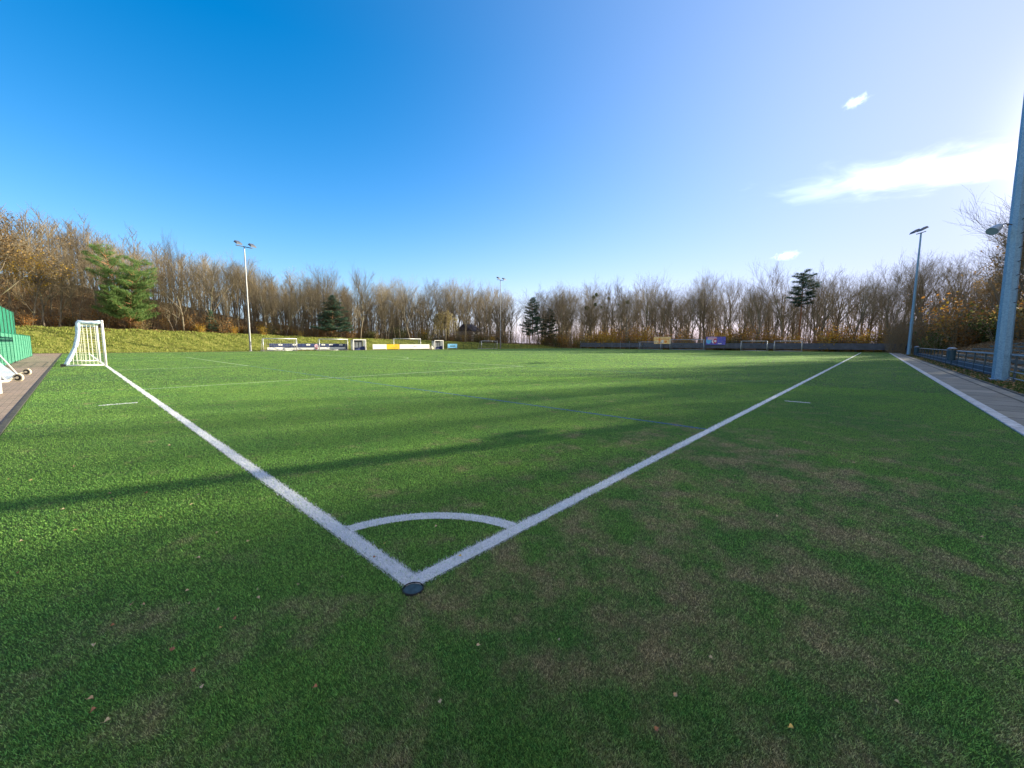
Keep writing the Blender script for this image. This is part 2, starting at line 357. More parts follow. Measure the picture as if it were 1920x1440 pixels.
M_CREAM = plain('cream_plastic', (0.62, 0.55, 0.40), 0.5, 0.4)
M_BLK = plain('black', (0.02, 0.02, 0.025), 0.6, 0.3)
M_NAVY = plain('navy', (0.02, 0.035, 0.12), 0.6, 0.3, 0, 0.5, 3)
M_BWHITE = plain('board_white', (0.72, 0.72, 0.72), 0.6, 0.3, 0, 0.1)
M_BYEL = plain('board_yellow', (0.75, 0.45, 0.01), 0.6, 0.3)
M_BBLUE = plain('board_light_blue', (0.13, 0.45, 0.75), 0.6, 0.3)
M_BTAN = plain('board_tan', (0.85, 0.55, 0.25), 0.6, 0.3, 0, 0.4, 3)
M_BORG = plain('board_orange', (0.70, 0.28, 0.06), 0.6, 0.3, 0, 0.3, 4)
M_BVIO = plain('board_violet', (0.12, 0.12, 0.50), 0.6, 0.3, 0, 0.3, 3)
M_BRED = plain('board_red', (0.45, 0.02, 0.07), 0.6, 0.3)
M_BPINK = plain('board_pink', (0.6, 0.4, 0.5), 0.6, 0.3)
M_CAP = plain('socket_cap', (0.035, 0.06, 0.07), 0.6, 0.3, 0, 0.4, 30)
M_HWALL = plain('house_wall', (0.45, 0.44, 0.45), 0.9, 0.2)
M_HROOF = plain('house_roof', (0.05, 0.05, 0.075), 0.8, 0.2)
t = MT('milky_panel', 0.3, 0.5); t.color((0.60, 0.64, 0.68)).translucent((0.6, 0.64, 0.68), 0.4); M_MILK = t.m

# ------------------------------------------------------------------ terrain
def interp(x, pts): return np.interp(x, [p[0] for p in pts], [p[1] for p in pts])
def sstep(a, b, x):
    t_ = np.clip((x-a)/(b-a), 0, 1); return t_*t_*(3-2*t_)
TOP1 = [(-60, 3.4), (-10, 3.2), (8, 2.9), (31, 2.2), (50, 1.9), (74, 1.3), (95, 0.7), (120, 0.4)]
RIDGE = [(-60, 13), (-5, 11.5), (8, 9.5), (22, 6.5), (40, 4.2), (60, 3.2), (80, 2.5), (120, 1.2)]
def height(x, y):
    x = np.asarray(x, float); y = np.asarray(y, float)
    t1 = interp(x, TOP1); rd = interp(x, RIDGE)
    h = t1*sstep(68.3, 76.5, y) + (rd-t1)*sstep(77, 99, y)
    # right side: low terrace bank, then a wooded slope
    xe = sstep(100, 70, x)
    h = h + (1.7*np.clip((-y-7.2)/4.6, 0, 1) + 2.6*sstep(-12, -30, y))*(0.25+0.75*xe)
    # wood floor behind the far end
    h = h + 0.9*sstep(97.5, 125, x)*sstep(-40, -5, y)*(1-sstep(60, 75, y))
    inside = (x > -7) & (x < 96.5) & (y > -6.8) & (y < 68.0)
    n = 0.10*np.sin(x*0.9+1.3*np.sin(y*0.5))*np.cos(y*0.8) + 0.07*np.sin(x*2.1+y*1.7)
    edge = np.clip(np.maximum(np.maximum(-7-x, x-96.5), np.maximum(-6.8-y, y-68.0))/3, 0, 1)
    terr = (y < -6.8) & (y > -12.2) & (x > 0) & (x < 72)
    h = np.where(inside, 0, h + n*edge*np.where(terr, 0.15, 1.0))
    return h - 0.03
def hz(x, y): return float(height(x, y))
xs = np.unique(np.concatenate([np.linspace(-900, -60, 12), np.arange(-60, 160, 1.5), np.linspace(160, 1300, 14)]))
ys = np.unique(np.concatenate([np.linspace(-900, -60, 10), np.arange(-60, 150, 1.5), np.linspace(150, 1300, 14)]))
X, Y = np.meshgrid(xs, ys); Z = height(X, Y)
me = bpy.data.meshes.new('ground'); nx, ny = len(xs), len(ys)
ii = (np.arange(ny-1)[:, None]*nx + np.arange(nx-1)[None, :]).ravel()
F = np.stack([ii, ii+1, ii+nx+1, ii+nx], 1)
me.from_pydata(np.stack([X.ravel(), Y.ravel(), Z.ravel()], 1).tolist(), [], F.tolist())
wood = np.maximum(sstep(74.5, 77.5, Y), np.maximum(sstep(100.0, 102, X), sstep(-7.0, -8.0, Y)))
wood = wood*(1-sstep(40, 60, X)*sstep(74, 75, Y)*(1-sstep(81, 84, Y)))
at = me.attributes.new('wood', 'FLOAT', 'POINT'); at.data.foreach_set('value', wood.ravel().astype(np.float32))
me.polygons.foreach_set('use_smooth', [True]*len(F)); me.materials.append(M_GROUND); me.update()
o = bpy.data.objects.new('ground', me); C.objects.link(o); tag(o, kind='structure')

def sheet(name, x0, y0, x1, y1, z, mat, kind='structure', inset=0.0):
    x0 += inset; y0 += inset; x1 -= inset; y1 -= inset
    o = MB().add([(x0, y0, z), (x1, y0, z), (x1, y1, z), (x0, y1, z)], [(0, 1, 2, 3)]).build(name, mat)
    return tag(o, kind=kind)
W2, L = 33.48, 89.6          # half the pitch width and its length
YT = 65.0                    # far edge of the turf
sheet('artificial_turf', -1.9, -3.45, 93.8, YT, 0.0, M_TURF)
sheet('left_path', -6.9, -6, -1.972, 66.0, 0.002, M_PAVE_L)
MBk = MB().box(-1.97, -6, -0.02, -1.9, YT, 0.016); tag(MBk.build('left_kerb', M_EDGE), kind='structure')
tag(MB().box(-6.9, YT, -0.02, 93.8, YT+0.08, 0.02).build('far_kerb', M_EDGE), kind='structure')
sheet('red_path', -6.9, YT+0.08, 96, YT+1.5, 0.003, M_RED)
sheet('right_path', 2, -4.7, 93.8, -3.62, 0.002, M_PAVE_R)
tag(MB().box(2, -3.62, -0.02, 93.8, -3.45, 0.02).build('right_kerb', M_KERB), kind='structure')
tag(MB().box(2, -4.79, -0.02, 93.8, -4.7, 0.025).build('verge_kerb', M_EDGE), kind='structure')

# pitch markings, laid as sheets just above the turf
ARCS = []
LINES = []      # (x0,y0,x1,y1) used for the white pile of the blades too
def line(name, x0, y0, x1, y1, mat=M_LINE, white=True, z=0.004):
    LINES.append((x0, y0, x1, y1, 1 if white else (2 if mat is M_LINEB else 3)))
    mb = MB(); n = max(1, int(max(x1-x0, y1-y0)/1.0))
    sheet(name, x0, y0, x1, y1, z, mat, inset=.012 if white else 0)
LW = 0.12
line('goal_line', 0, 0, LW, 63.2)
line('touch_line', 0.05, 0, L, LW, z=.0055)
line('far_touch_line', LW, 63.1, L, 63.2, M_LINE2, False)
line('far_goal_line', L, 0, L+LW, 63.2, M_LINE2, False)
line('corner_distance_mark', 10.05, -0.75, 10.15, -0.25)
line('corner_distance_mark', -0.85, 10.05, -0.25, 10.15)
for y_ in (W2-20.16, W2+20.16): line('penalty_area_line', LW, y_-0.05, 16.5, y_+0.05, M_LINE2, False)
line('penalty_area_front_line', 16.4, W2-20.11, 16.5, W2+20.11, M_LINE2, False, 0.006)
for y_ in (W2-9.16, W2+9.16): line('goal_area_line', LW, y_-0.05, 5.5, y_+0.05, M_LINE2, False)
line('goal_area_front_line', 5.4, W2-9.11, 5.5, W2+9.11, M_LINE2, False, 0.006)
line('halfway_line', L/2-.05, LW, L/2+.05, 63.1, M_LINE2, False)
line('blue_field_line', 5.42, LW, 5.50, W2-9.3, M_LINEB, False)
line('blue_field_line', 16.55, LW+6, 16.63, W2-20.3, M_LINEB, False)
def arc(name, cx, cy, r, a0, a1, w, mat, n=40, z=0.004):
    if r > 2: ARCS.append((cx, cy, r, a0, a1))
    mb = MB(); vs = []
    for i in range(n+1):
        a = a0+(a1-a0)*i/n; vs += [(cx+(r-w)*math.cos(a), cy+(r-w)*math.sin(a), z), (cx+r*math.cos(a), cy+r*math.sin(a), z)]
    mb.add(vs, [(2*i, 2*i+1, 2*i+3, 2*i+2) for i in range(n)]); return tag(mb.build(name, mat), kind='structure')
arc('corner_arc', 0, 0, 1.0, math.asin(.12/1), math.pi/2-math.asin(.12/1), 0.11, M_LINE)
a_ = math.acos(5.5/9.15); arc('penalty_arc', 11, W2, 9.15, -a_, a_, 0.11, M_LINE2)
arc('centre_circle', L/2, 31.6, 9.15, 0, 2*math.pi, 0.1, M_LINE2, 80, 0.008)

# short turf pile, thinning out with distance from the corner where it stops being readable
def sstep_(a, b, x):
    t_ = np.clip((x-a)/(b-a), 0, 1); return t_*t_*(3-2*t_)
camp = np.array([-1.12, -1.75])
def ring(n_, r0, r1):
    r = r0*np.exp(rng.random(n_)*math.log(r1/r0)); az = YAW + (rng.random(n_)-0.5)*R(126)
    return np.stack([camp[0]+r*np.cos(az), camp[1]+r*np.sin(az), r], 1)
Q = np.concatenate([ring(700000, 0.75, 5), ring(620000, 5, 16), ring(380000, 16, 125)])
Q = Q[(Q[:, 0] > -1.88) & (Q[:, 1] > -3.43) & (Q[:, 0] < 93.7) & (Q[:, 1] < YT-.03)]
white = np.zeros(len(Q)); blue = np.zeros(len(Q))
jx, jy = Q[:, 0]+rng.normal(0, .005, len(Q)), Q[:, 1]+rng.normal(0, .005, len(Q))
keep = np.ones(len(Q), bool)
for (x0, y0, x1, y1, k_) in LINES:
    inn = (jx >= x0) & (jx <= x1) & (jy >= y0) & (jy <= y1)
    if k_ == 1: white[inn] = 1
    elif k_ == 2: blue[inn] = .4
    else: white[inn] = .32
rr = np.hypot(jx, jy); white[(rr < 1.0) & (rr > 0.89) & (jx > 0) & (jy > 0)] = 1
# rows of pile along the far part of every marking
ex = []
def row(x0, y0, x1, y1, k_):
    Ln = max(x1-x0, y1-y0); wd_ = min(x1-x0, y1-y0); n_ = int(Ln*max(60, 700*wd_))
    q = np.stack([x0+(x1-x0)*rng.random(n_), y0+(y1-y0)*rng.random(n_)], 1); d_ = np.hypot(q[:, 0]-camp[0], q[:, 1]-camp[1])
    q = q[d_ > 6]; d_ = d_[d_ > 6]; ex.append(np.stack([q[:, 0], q[:, 1], d_, np.full(len(q), k_)], 1))
for l_ in LINES: row(*l_)
for (cx_, cy_, rad, a0, a1) in ARCS:
    n_ = int(rad*(a1-a0)*60); a = a0+(a1-a0)*rng.random(n_); q = np.stack([cx_+(rad-.05)*np.cos(a), cy_+(rad-.05)*np.sin(a)], 1)
    ex.append(np.stack([q[:, 0], q[:, 1], np.hypot(q[:, 0]-camp[0], q[:, 1]-camp[1]), np.full(n_, 3)], 1))
ex = np.concatenate(ex)
Q = np.concatenate([Q, ex[:, :3]]); white = np.concatenate([white, np.where(ex[:, 3] == 1, 1, np.where(ex[:, 3] == 3, .28, 0))]); blue = np.concatenate([blue, np.where(ex[:, 3] == 2, .26, 0)])
isx = np.concatenate([np.zeros(len(Q)-len(ex), bool), np.ones(len(ex), bool)])
px, py, r = Q.T; n = len(px)
patch = np.sin(px*9+2*np.sin(py*7))*np.cos(py*8+1.5*np.sin(px*5))
h = (0.010+0.008*rng.random(n)); wdt = (0.0011+0.0009*rng.random(n))*np.clip(r/1.5, 1, 100)*(1-.45*sstep_(4.5, 7, r)+.45*sstep_(13, 18, r)); wdt = np.minimum(wdt, np.where(isx, .03, .055))
h = np.where(isx, h*1.12, h); h = np.where((white > .9) & ~isx, h*1.35, h)
th = rng.random(n)*2*math.pi; lean = (0.003+0.010*rng.random(n)); la = rng.random(n)*1.9+0.6*patch+R(150)+rng.normal(0, 1.1, n)
base = np.stack([px, py, np.full(n, -0.002)], 1); side = np.stack([np.cos(th)*wdt, np.sin(th)*wdt, np.zeros(n)], 1)
lean = np.where(white > .9, lean*1.6, lean)
ld = np.stack([np.cos(la)*lean, np.sin(la)*lean, h], 1)
P = np.stack([base-side, base+side, base+side*.25+ld], 1)
far = np.clip((r-6)/14, 0, 1)
P[:, 2] += side*(far*.6)[:, None]*np.where(rng.random(n) < .5, 1, -1)[:, None]
white = white*np.where(rng.random(n) < 0.13, 0.35, 1.0)
hole = np.hypot(px-0.022, py-0.006) > 0.062
me = tri_cloud('turf_pile', P[hole], M_BLADE, attrs={'white': white[hole], 'blue': blue[hole], 'shade': (.5+(rng.random(n)-.5)*np.clip(1.1-r/9, .22, 1))[hole]}, faces=3)
o = bpy.data.objects.new('turf_pile', me); C.objects.link(o)
tag(o, 'short green artificial pile with white and blue pitch markings', 'turf pile', kind='stuff')

# ------------------------------------------------------------------ corner flag socket cap
t0 = empty('socket_cap', (0.022, 0.006, 0)); tag(t0, 'round dark teal cap of the corner flag socket at the tip of the white lines', 'socket cap')
mb = MB(); mb.tube((0, 0, -0.01), (0, 0, 0.006), 0.052, 0.050, 28); mb.build('lid', M_CAP, t0)
mb = MB(); nn = 28
for k_ in range(nn):
    a0, a1 = 2*math.pi*k_/nn, 2*math.pi*(k_+1)/nn
    mb.add([(rr_*math.cos(a), rr_*math.sin(a), z_) for a, rr_, z_ in ((a0, .052, .012), (a1, .052, .012), (a1, .056, .012), (a0, .056, .012), (a1, .057, -.01), (a0, .057, -.01))], [(0, 1, 2, 3), (3, 2, 4, 5)])
mb.build('rim', M_BLK, t0)

# ------------------------------------------------------------------ fallen leaves, each one lifted off the turf
def leaf_mesh(mat, s, curl, seed):
    rd = random.Random(seed); mb = MB(); n_ = 7; vs = [(0, 0, 0.004)]
    pr = [0.0, .32, .42, .36, .22, .08, 0.0]
    for i in range(n_):
        f_ = i/(n_-1); x_ = (f_-0.5)*s
        vs += [(x_, -pr[i]*s*(1+rd.uniform(-.2, .2)), curl*s*abs(pr[i])*1.2+0.01), (x_, 0, 0.006+curl*s*0.2*f_), (x_, pr[i]*s*(1+rd.uniform(-.2, .2)), curl*s*abs(pr[i])+0.008)]
    fs = []
    for i in range(n_-1):
        b = 1+3*i; fs += [(b, b+3, b+4, b+1), (b+1, b+4, b+5, b+2)]
    mb.add(vs[0:1]+vs[1:], fs); mb.path([(0.5*s, 0, .008+curl*s*.2), (0.75*s, 0.03*s, .02)], [.0012, .0008], 4)
    return mb.mesh('fallen_leaf', mat)
M_LF = [plain('dry_leaf_tan', (0.42, 0.29, 0.17), 0.7), plain('dry_leaf_brown', (0.30, 0.14, 0.07), 0.7), plain('dry_leaf_yellow', (0.55, 0.40, 0.12), 0.7), plain('dry_leaf_pale', (0.48, 0.38, 0.24), 0.7)]
lmesh = [leaf_mesh(M_LF[i % 4], 0.034, 0.8, i) for i in range(8)]
LNAME = ['tan', 'brown', 'yellow', 'pale']
named = [((270,1137),0),((248,1137),0),((213,1176),1),((410,1146),0),((441,1163),1),((414,1182),2),((485,1124),3),((362,1262),1),((380,1292),3),((168,1316),0),((176,1337),1),((202,1357),3),((590,1294),1),((355,1136),3),
 ((642,1085),3),((702,1048),1),((862,1046),2),((818,990),3),((722,1022),2),((1048,1205),3),((897,1214),3),((826,1320),3),((1266,1306),0),((1232,1371),1),((1682,1322),3),((1482,1369),2),((1333,1238),3),((560,1100),0),
 ((58,903),0),((40,1018),3),((118,958),3),((142,997),0),((360,948),3),((318,837),3),((205,928),0),((1380,880),3),((1600,870),3),((1480,905),3),((1530,990),0),((1840,1010),3),((1750,960),3),((1700,900),0),((1640,1040),0),((1905,952),2)]
hasum = {}
for i, ((u, v_), ci) in enumerate(named):
    d = fw + rt2*((u-960)/746.68) - up2*((v_-720)/746.68); tt = -1.315/d.z; p = m.translation + d*tt
    o = bpy.data.objects.new('fallen_leaf', lmesh[ci + (4 if i % 2 else 0)]); C.objects.link(o)
    s_ = .56+0.1*(tt-2 if tt > 2 else 0); o.scale = (s_, s_, s_)
    o.location = (p.x, p.y, 0.018); o.rotation_euler = (random.Random(i).uniform(-.4, .4), random.Random(i+9).uniform(-.4, .4), random.Random(i).uniform(0, 6.28))
    zone = 'on the white corner lines' if i in (15, 16, 18) else ('left of the goal line near the camera' if u < 640 and v_ > 1050 else ('on the sunlit turf left of the goal line' if u < 640 else ('inside the corner arc' if i == 17 else ('on the worn turf in front of the corner' if u < 1300 else 'on the turf right of the touch line'))))
    tag(o, 'small curled %s dead leaf lying %s' % (LNAME[ci], zone), 'leaf', 'dead leaves scattered on the turf')

rl = random.Random(44)
for i in range(70):   # smaller leaves, drifted into loose groups
    cxy = rl.choice([(-1.4, .6), (-.9, 2.6), (-1.5, 4.4), (2.6, -1.2), (5.2, -2.4), (3.8, -.6), (8.5, -2.6), (7.0, 4.5)])
    x_, y_ = cxy[0]+rl.gauss(0, .5), cxy[1]+rl.gauss(0, .6)
    if x_ < -1.85 or y_ < -3.4: continue
    o = bpy.data.objects.new('fallen_leaf', lmesh[rl.choice((0, 1, 3, 4, 5, 7))]); C.objects.link(o); s_ = rl.uniform(.4, .75); o.scale = (s_, s_, s_)
    o.location = (x_, y_, .013); o.rotation_euler = (rl.uniform(-.6, .6), rl.uniform(-.6, .6), rl.uniform(0, 6.28))
    tag(o, 'tiny crumpled leaf on the %s' % ('turf left of the goal line' if x_ < 0 else 'turf right of the touch line' if y_ < 0 else 'turf inside the pitch'), 'leaf', 'tiny leaves on the turf')

# ------------------------------------------------------------------ goals
def goal(name, label, loc, rz, w, hgt, dt, db, r=0.05, mat=M_WHITE, net=True, netmat=M_NET, cell=0.12, cord=0.004, bundle=False, wheels=False, group=None, cat='goal'):
    g0 = empty(name, loc, rz); tag(g0, label, cat, group)
    for s in (-1, 1): MB().tube((s*w/2, 0, 0), (s*w/2, 0, hgt-r*1.01), r, n=12).build('post', mat, g0, True)
    MB().tube((-w/2-r, 0, hgt), (w/2+r, 0, hgt), r, n=12).build('crossbar', mat, g0, True)
    for s in (-1, 1):
        if db: MB().tube((s*w/2, r, r*.8), (s*w/2, db, r*.8), r*.75, n=8).build('base_bar', mat, g0, True)
        pts = [(s*w/2, r, hgt-.02), (s*w/2, dt, hgt-.04)] if bundle else [(s*w/2, r*.6, hgt-.05), (s*w/2, dt, hgt-.07), (s*w/2, db-.02, r*1.2)]
        MB().path(pts, r*.5, 6).build('stay', mat, g0, True)
    if db and not bundle: MB().tube((-w/2, db, r*.8), (w/2, db, r*.8), r*.75, n=8).build('rear_bar', mat, g0, True)
    def back(q):  # profile of the net from the crossbar to the ground
        if q < .25: f_ = q/.25; return (dt*f_, hgt-.03-.03*math.sin(math.pi*f_))
        f_ = (q-.25)/.75; return (dt+(db-dt)*f_**1.8, (hgt-.04)*(1-f_))
    if net:
        mb = MB(); nc = int(w/cell)
        prof = [back(i/14) for i in range(15)]
        for i in range(nc+1):
            x_ = -w/2+w*i/nc
            for a, b in zip(prof[:-1], prof[1:]): mb.tube((x_, a[0], a[1]), (x_, b[0], b[1]), cord, n=3, cap=False)
        tot = int((hgt+dt)/cell)
        for j in range(tot+1):
            y_, z_ = back(j/tot); mb.tube((-w/2, y_, z_), (w/2, y_, z_), cord, n=3, cap=False)
        for s in (-1, 1):
            kz = int(hgt/cell)
            for j in range(kz):
                z_ = hgt*j/kz+.03; ext = next((p[0] for p in reversed(prof) if p[1] >= z_), db)
                mb.tube((s*w/2, .02, z_), (s*w/2, ext, z_), cord, n=3, cap=False)
            ky = int(db/cell)
            for j in range(1, ky):
                y_ = db*j/ky; zt = hgt-.05 if y_ < dt else np.interp(y_, [p[0] for p in prof[3:]], [p[1] for p in prof[3:]])
                mb.tube((s*w/2, y_, .01), (s*w/2, y_, zt), cord, n=3, cap=False)
        mb.build('net', netmat, g0)
    return g0
g0 = goal('football_goal', 'full-size white football goal on the left goal line with bunched blue-white net', (0.06, W2, 0), R(90), 7.32, 2.44, 0.9, 1.5, 0.06, bundle=True, cord=0.0065, cell=0.14)
def bunch(s, rr0, nm):
    pts = []; rs = []
    for i in range(22):
        q = i/21
        if q < .3: f_ = q/.3; y_, z_ = .05+.85*f_, 2.40-.10*math.sin(math.pi*f_)*.6
        else: f_ = (q-.3)/.7; y_, z_ = .9+.62*f_**2.2, 2.36*(1-f_)+.05
        pts.append((s*3.66+.02*math.sin(i*2.1), y_, z_)); rs.append(rr0*(1+.10*math.sin(i*1.1)+.06*math.sin(i*2.3)))
    MB().path(pts, rs, 9).build(nm, M_NETB, g0, True)
bunch(-1, .085, 'gathered_net'); bunch(1, .075, 'gathered_net')
mb = MB()
for i in range(26): a0 = i*7.20/26-3.6; mb.tube((a0, .9+.03*math.sin(i*1.9), 2.33+.03*math.sin(i*2.3)), (a0+7.2/26, .9+.03*math.sin(i*1.9+1.9), 2.33+.03*math.sin(i*2.3+2.3)), .05, n=6)
mb.build('gathered_net_top', M_NETB, g0, True)
MB().box(-3.74, 1.48, 0, -3.50, 1.68, 0.13).build('ballast', M_BLK, g0)

# stored goals on the left path
g1 = goal('mobile_goal', 'white mobile goal with grey net and two wheels stored on the left path', (-4.12, 20.9, 0), R(-90), 3.9, 2.0, 0.55, 1.5, 0.045, cord=0.005, cell=0.13, netmat=M_ALUB, group='mobile goals stored on the left path')
def wheel(parent, loc, axis_y=True, r=0.13):
    w0 = MB(); n_ = 18; w0.tube((0, -.03, 0), (0, .03, 0), r, n=n_); wo = w0.build('wheel', M_CREAM, parent, loc=loc)
    MB().tube((0, -.04, 0), (0, .04, 0), r*.72, n=14).build('rim', M_RUB, wo)
    MB().tube((0, -.05, 0), (0, .05, 0), r*.34, n=8).build('hub', M_CREAM, wo)
    return wo
for yy in (-2.55, 2.55): pass
for xx in (-2.0, 1.75):
    wo = wheel(g1, (xx, 1.72, .13), r=.13); wo.rotation_euler = (0, 0, R(60))
    MB().tube((xx, 1.5, .06), (xx, 1.72, .15), .025).build('wheel_bracket', M_CREAM, g1)
goal('mobile_goal', 'white post of a second stored goal at the very left edge of the picture', (-5.0, 14.6, 0), R(180), 5.1, 2.0, 0.5, 1.1, 0.05, net=False, group='mobile goals stored on the left path')

# goals on the far side and at the far end
FY = 66.4
def fgoal(label, x0, x1, h_, y=FY, **kw): return goal('training_goal', label, ((x0+x1)/2, y, 0.0), 0, x1-x0, h_, .5, 1.3, .055, mat=M_ALU, cord=.006, cell=.25, group='training goals along the far side', **kw)
fgoal('grey metal goal with net in front of the logo banner, leftmost on the far side', 18.2, 22.9, 1.9, netmat=M_ALU)
fgoal('grey metal goal in front of the logo banner, beside the left team shelter', 26.4, 31.2, 1.9, netmat=M_NETD)
fgoal('larger grey goal standing behind the white and yellow boards', 41.2, 47.4, 2.15, y=FY+1.6, netmat=M_NETD)
fgoal('small grey goal near the foot of the second floodlight mast', 63.2, 68.4, 1.85, netmat=M_NETD)
def egoal(label, y0, y1, h_, mat=M_ALUB, nm=M_ALUB, x=93.2, w=None): return goal('training_goal', label, (x, (y0+y1)/2, 0.0), R(-90), y1-y0, h_, .6, 1.3, .06, mat=mat, netmat=nm, cord=.007, cell=.3, group='goals at the far end of the pitch')
egoal('low blue-grey goal left of the tan fence banner at the far end', 36.2, 41.4, 1.8)
egoal('tall blue-grey netted goal between the tan and the violet banner', 26.6, 34.0, 2.35)
egoal('silver goal at the far end, left one of the pair right of the violet banner', 14.5, 19.2, 2.0, M_ALU, M_NETD)
egoal('silver goal at the far end, right one of the pair nearest the touch line', 8.8, 13.3, 2.0, M_ALU, M_NETD)

# ------------------------------------------------------------------ banners and team shelters on the far side
def board(name, label, x0, x1, z0, z1, y, mats, splits=None, cat='banner', marks=()):
    b0 = empty(name, ((x0+x1)/2, y, 0)); tag(b0, label, cat)
    MB().box(x0-(x0+x1)/2, -.03, z0, x1-(x0+x1)/2, .03, z1).build('panel', mats, b0)
    nleg = max(2, int((x1-x0)/2.5)+1)
    for i in range(nleg):
        xx = (x0-(x0+x1)/2)+.05+(x1-x0-.1)*i/(nleg-1); MB().box(xx-.03, .035, 0, xx+.03, .09, z1-.05).build('leg', M_ALU, b0)
    for nm, mat, a, b, c_, d_, rd in marks:   # flat pieces of the printed design, 3 mm proud
        mb = MB()
        if rd:
            n_ = 16; mb.add([((a+b)/2+(b-a)/2*math.cos(2*math.pi*k_/n_), -.033-rd*.001, (c_+d_)/2+(d_-c_)/2*math.sin(2*math.pi*k_/n_)) for k_ in range(n_)], [tuple(range(n_))])
        else: mb.add([(a, -.033, c_), (b, -.033, c_), (b, -.033, d_), (a, -.033, d_)], [(0, 1, 2, 3)])
        mb.build(nm, mat, b0)
    return b0
mk = [('printed_stripe', M_BWHITE, -6.5, 5.9, .16, .55, 0)]
for i, cx_ in enumerate((-4.6, -2.5, -.4, 2.05, 3.35, 5.1)): mk.append(('printed_oval', M_BWHITE, cx_-.34, cx_+.34, .80, 1.08, 1)); mk.append(('printed_oval', M_NAVY, cx_-.12, cx_+.12, .88, .98, 3))
mk += [('printed_patch', M_BPINK, .55, 1.25, .35, 1.05, 5), ('printed_patch', M_BRED, .7, 1.1, .22, .42, 6), ('printed_patch', M_NAVY, -4.0, -3.0, .5, 1.05, 0)]
board('logo_banner', 'long navy and white banner with a row of round emblems behind two goals', 19.5, 31.9, .10, 1.15, FY+1.75, M_NAVY, marks=mk)
board('white_board', 'plain white perimeter board left of the yellow board', 36.0, 38.8, .15, 1.05, FY+.2, M_BWHITE, cat='board')
board('yellow_board', 'bright yellow perimeter board between two white ones', 38.82, 41.5, .15, 1.05, FY+.2, M_BYEL, cat='board', marks=[('printed_curve', M_BORG, -.5, .9, .42, .50, 0), ('printed_curve', M_BORG, .5, 1.0, .50, .62, 0)])
board('white_board', 'long white perimeter board with a small grey mark in the middle', 41.6, 48.6, .15, 1.05, FY+.2, M_BWHITE, cat='board', marks=[('printed_mark', M_LAMP, -.30, -.22, .40, .75, 0), ('printed_mark', M_LAMP, .22, .30, .40, .75, 0), ('printed_mark', M_LAMP, -.2, .2, .54, .61, 0)])
board('light_blue_board', 'small light blue perimeter board right of the second team shelter', 53.4, 56.0, .25, 1.15, FY+.2, M_BBLUE, cat='board', marks=[('printed_lettering', M_KICK, -.7, .7, .55, .80, 0)])
def shelter(label, x0, x1):
    cxx = (x0+x1)/2; w = x1-x0; s0 = empty('team_shelter', (cxx, FY+.5, 0)); tag(s0, label, 'shelter', 'team shelters on the far side')
    f_ = MB()
    for s in (-1, 1): f_.box(s*w/2-.06, -.06, 0, s*w/2+.06, .06, 1.78)
    f_.box(-w/2-.06, -.06, 1.78, w/2+.06, .06, 1.92); f_.build('frame', M_WHITE, s0)
    MB().box(-w/2, .07, 1.80, w/2, 1.1, 1.86).build('roof', M_BLK, s0)
    MB().box(-w/2+.06, 1.05, .1, w/2-.06, 1.08, 1.79).build('back_panel', M_LAMP, s0)
    for s in (-1, 1): MB().box(s*w/2-.012, .07, .1, s*w/2+.012, 1.04, 1.79).build('side_panel', M_MILK, s0)
    for i in range(3): MB().box(-w/2+.18+i*.62, .85, .45, -w/2+.66+i*.62, .92, 1.45).build('seat_back', M_BWHITE, s0)
    MB().box(-w/2+.1, .45, .38, w/2-.1, .84, .44).build('bench', M_NAVY, s0)
    mb = MB(); mb.add([(-w/2+.3, .3, .02), (w/2-.1, .2, .02), (w/2-.1, .3, .75), (w/2-.8, .42, .55), (-w/2+.3, .8, .02), (w/2-.1, .8, .02)], [(0, 1, 2, 3), (0, 3, 4), (3, 2, 5, 4)]); mb.build('tarpaulin', M_NAVY, s0)
shelter('white framed team shelter beside the logo banner, the nearer one', 32.5, 34.8)
shelter('white framed team shelter left of the light blue board, the farther one', 50.2, 52.4)
mb = MB(); rd = random.Random(3); nr = 7
for i in range(nr):
    zz = i*.13; r_ = [.36, .42, .40, .34, .26, .20, .05][i]
    for k_ in range(10): a = 2*math.pi*k_/10; mb.v.append((r_*math.cos(a)*(1+rd.uniform(-.15, .15)), r_*math.sin(a)*.8*(1+rd.uniform(-.15, .15)), zz))
for i in range(nr-1):
    for k_ in range(10): mb.f.append((i*10+k_, i*10+(k_+1) % 10, (i+1)*10+(k_+1) % 10, (i+1)*10+k_)); mb.mi.append(0)
tag(mb.build('sack', M_CREAM, smooth=True, loc=(49.3, FY+.4, 0)), 'slumped tan sack beside the end of the white board', 'sack')

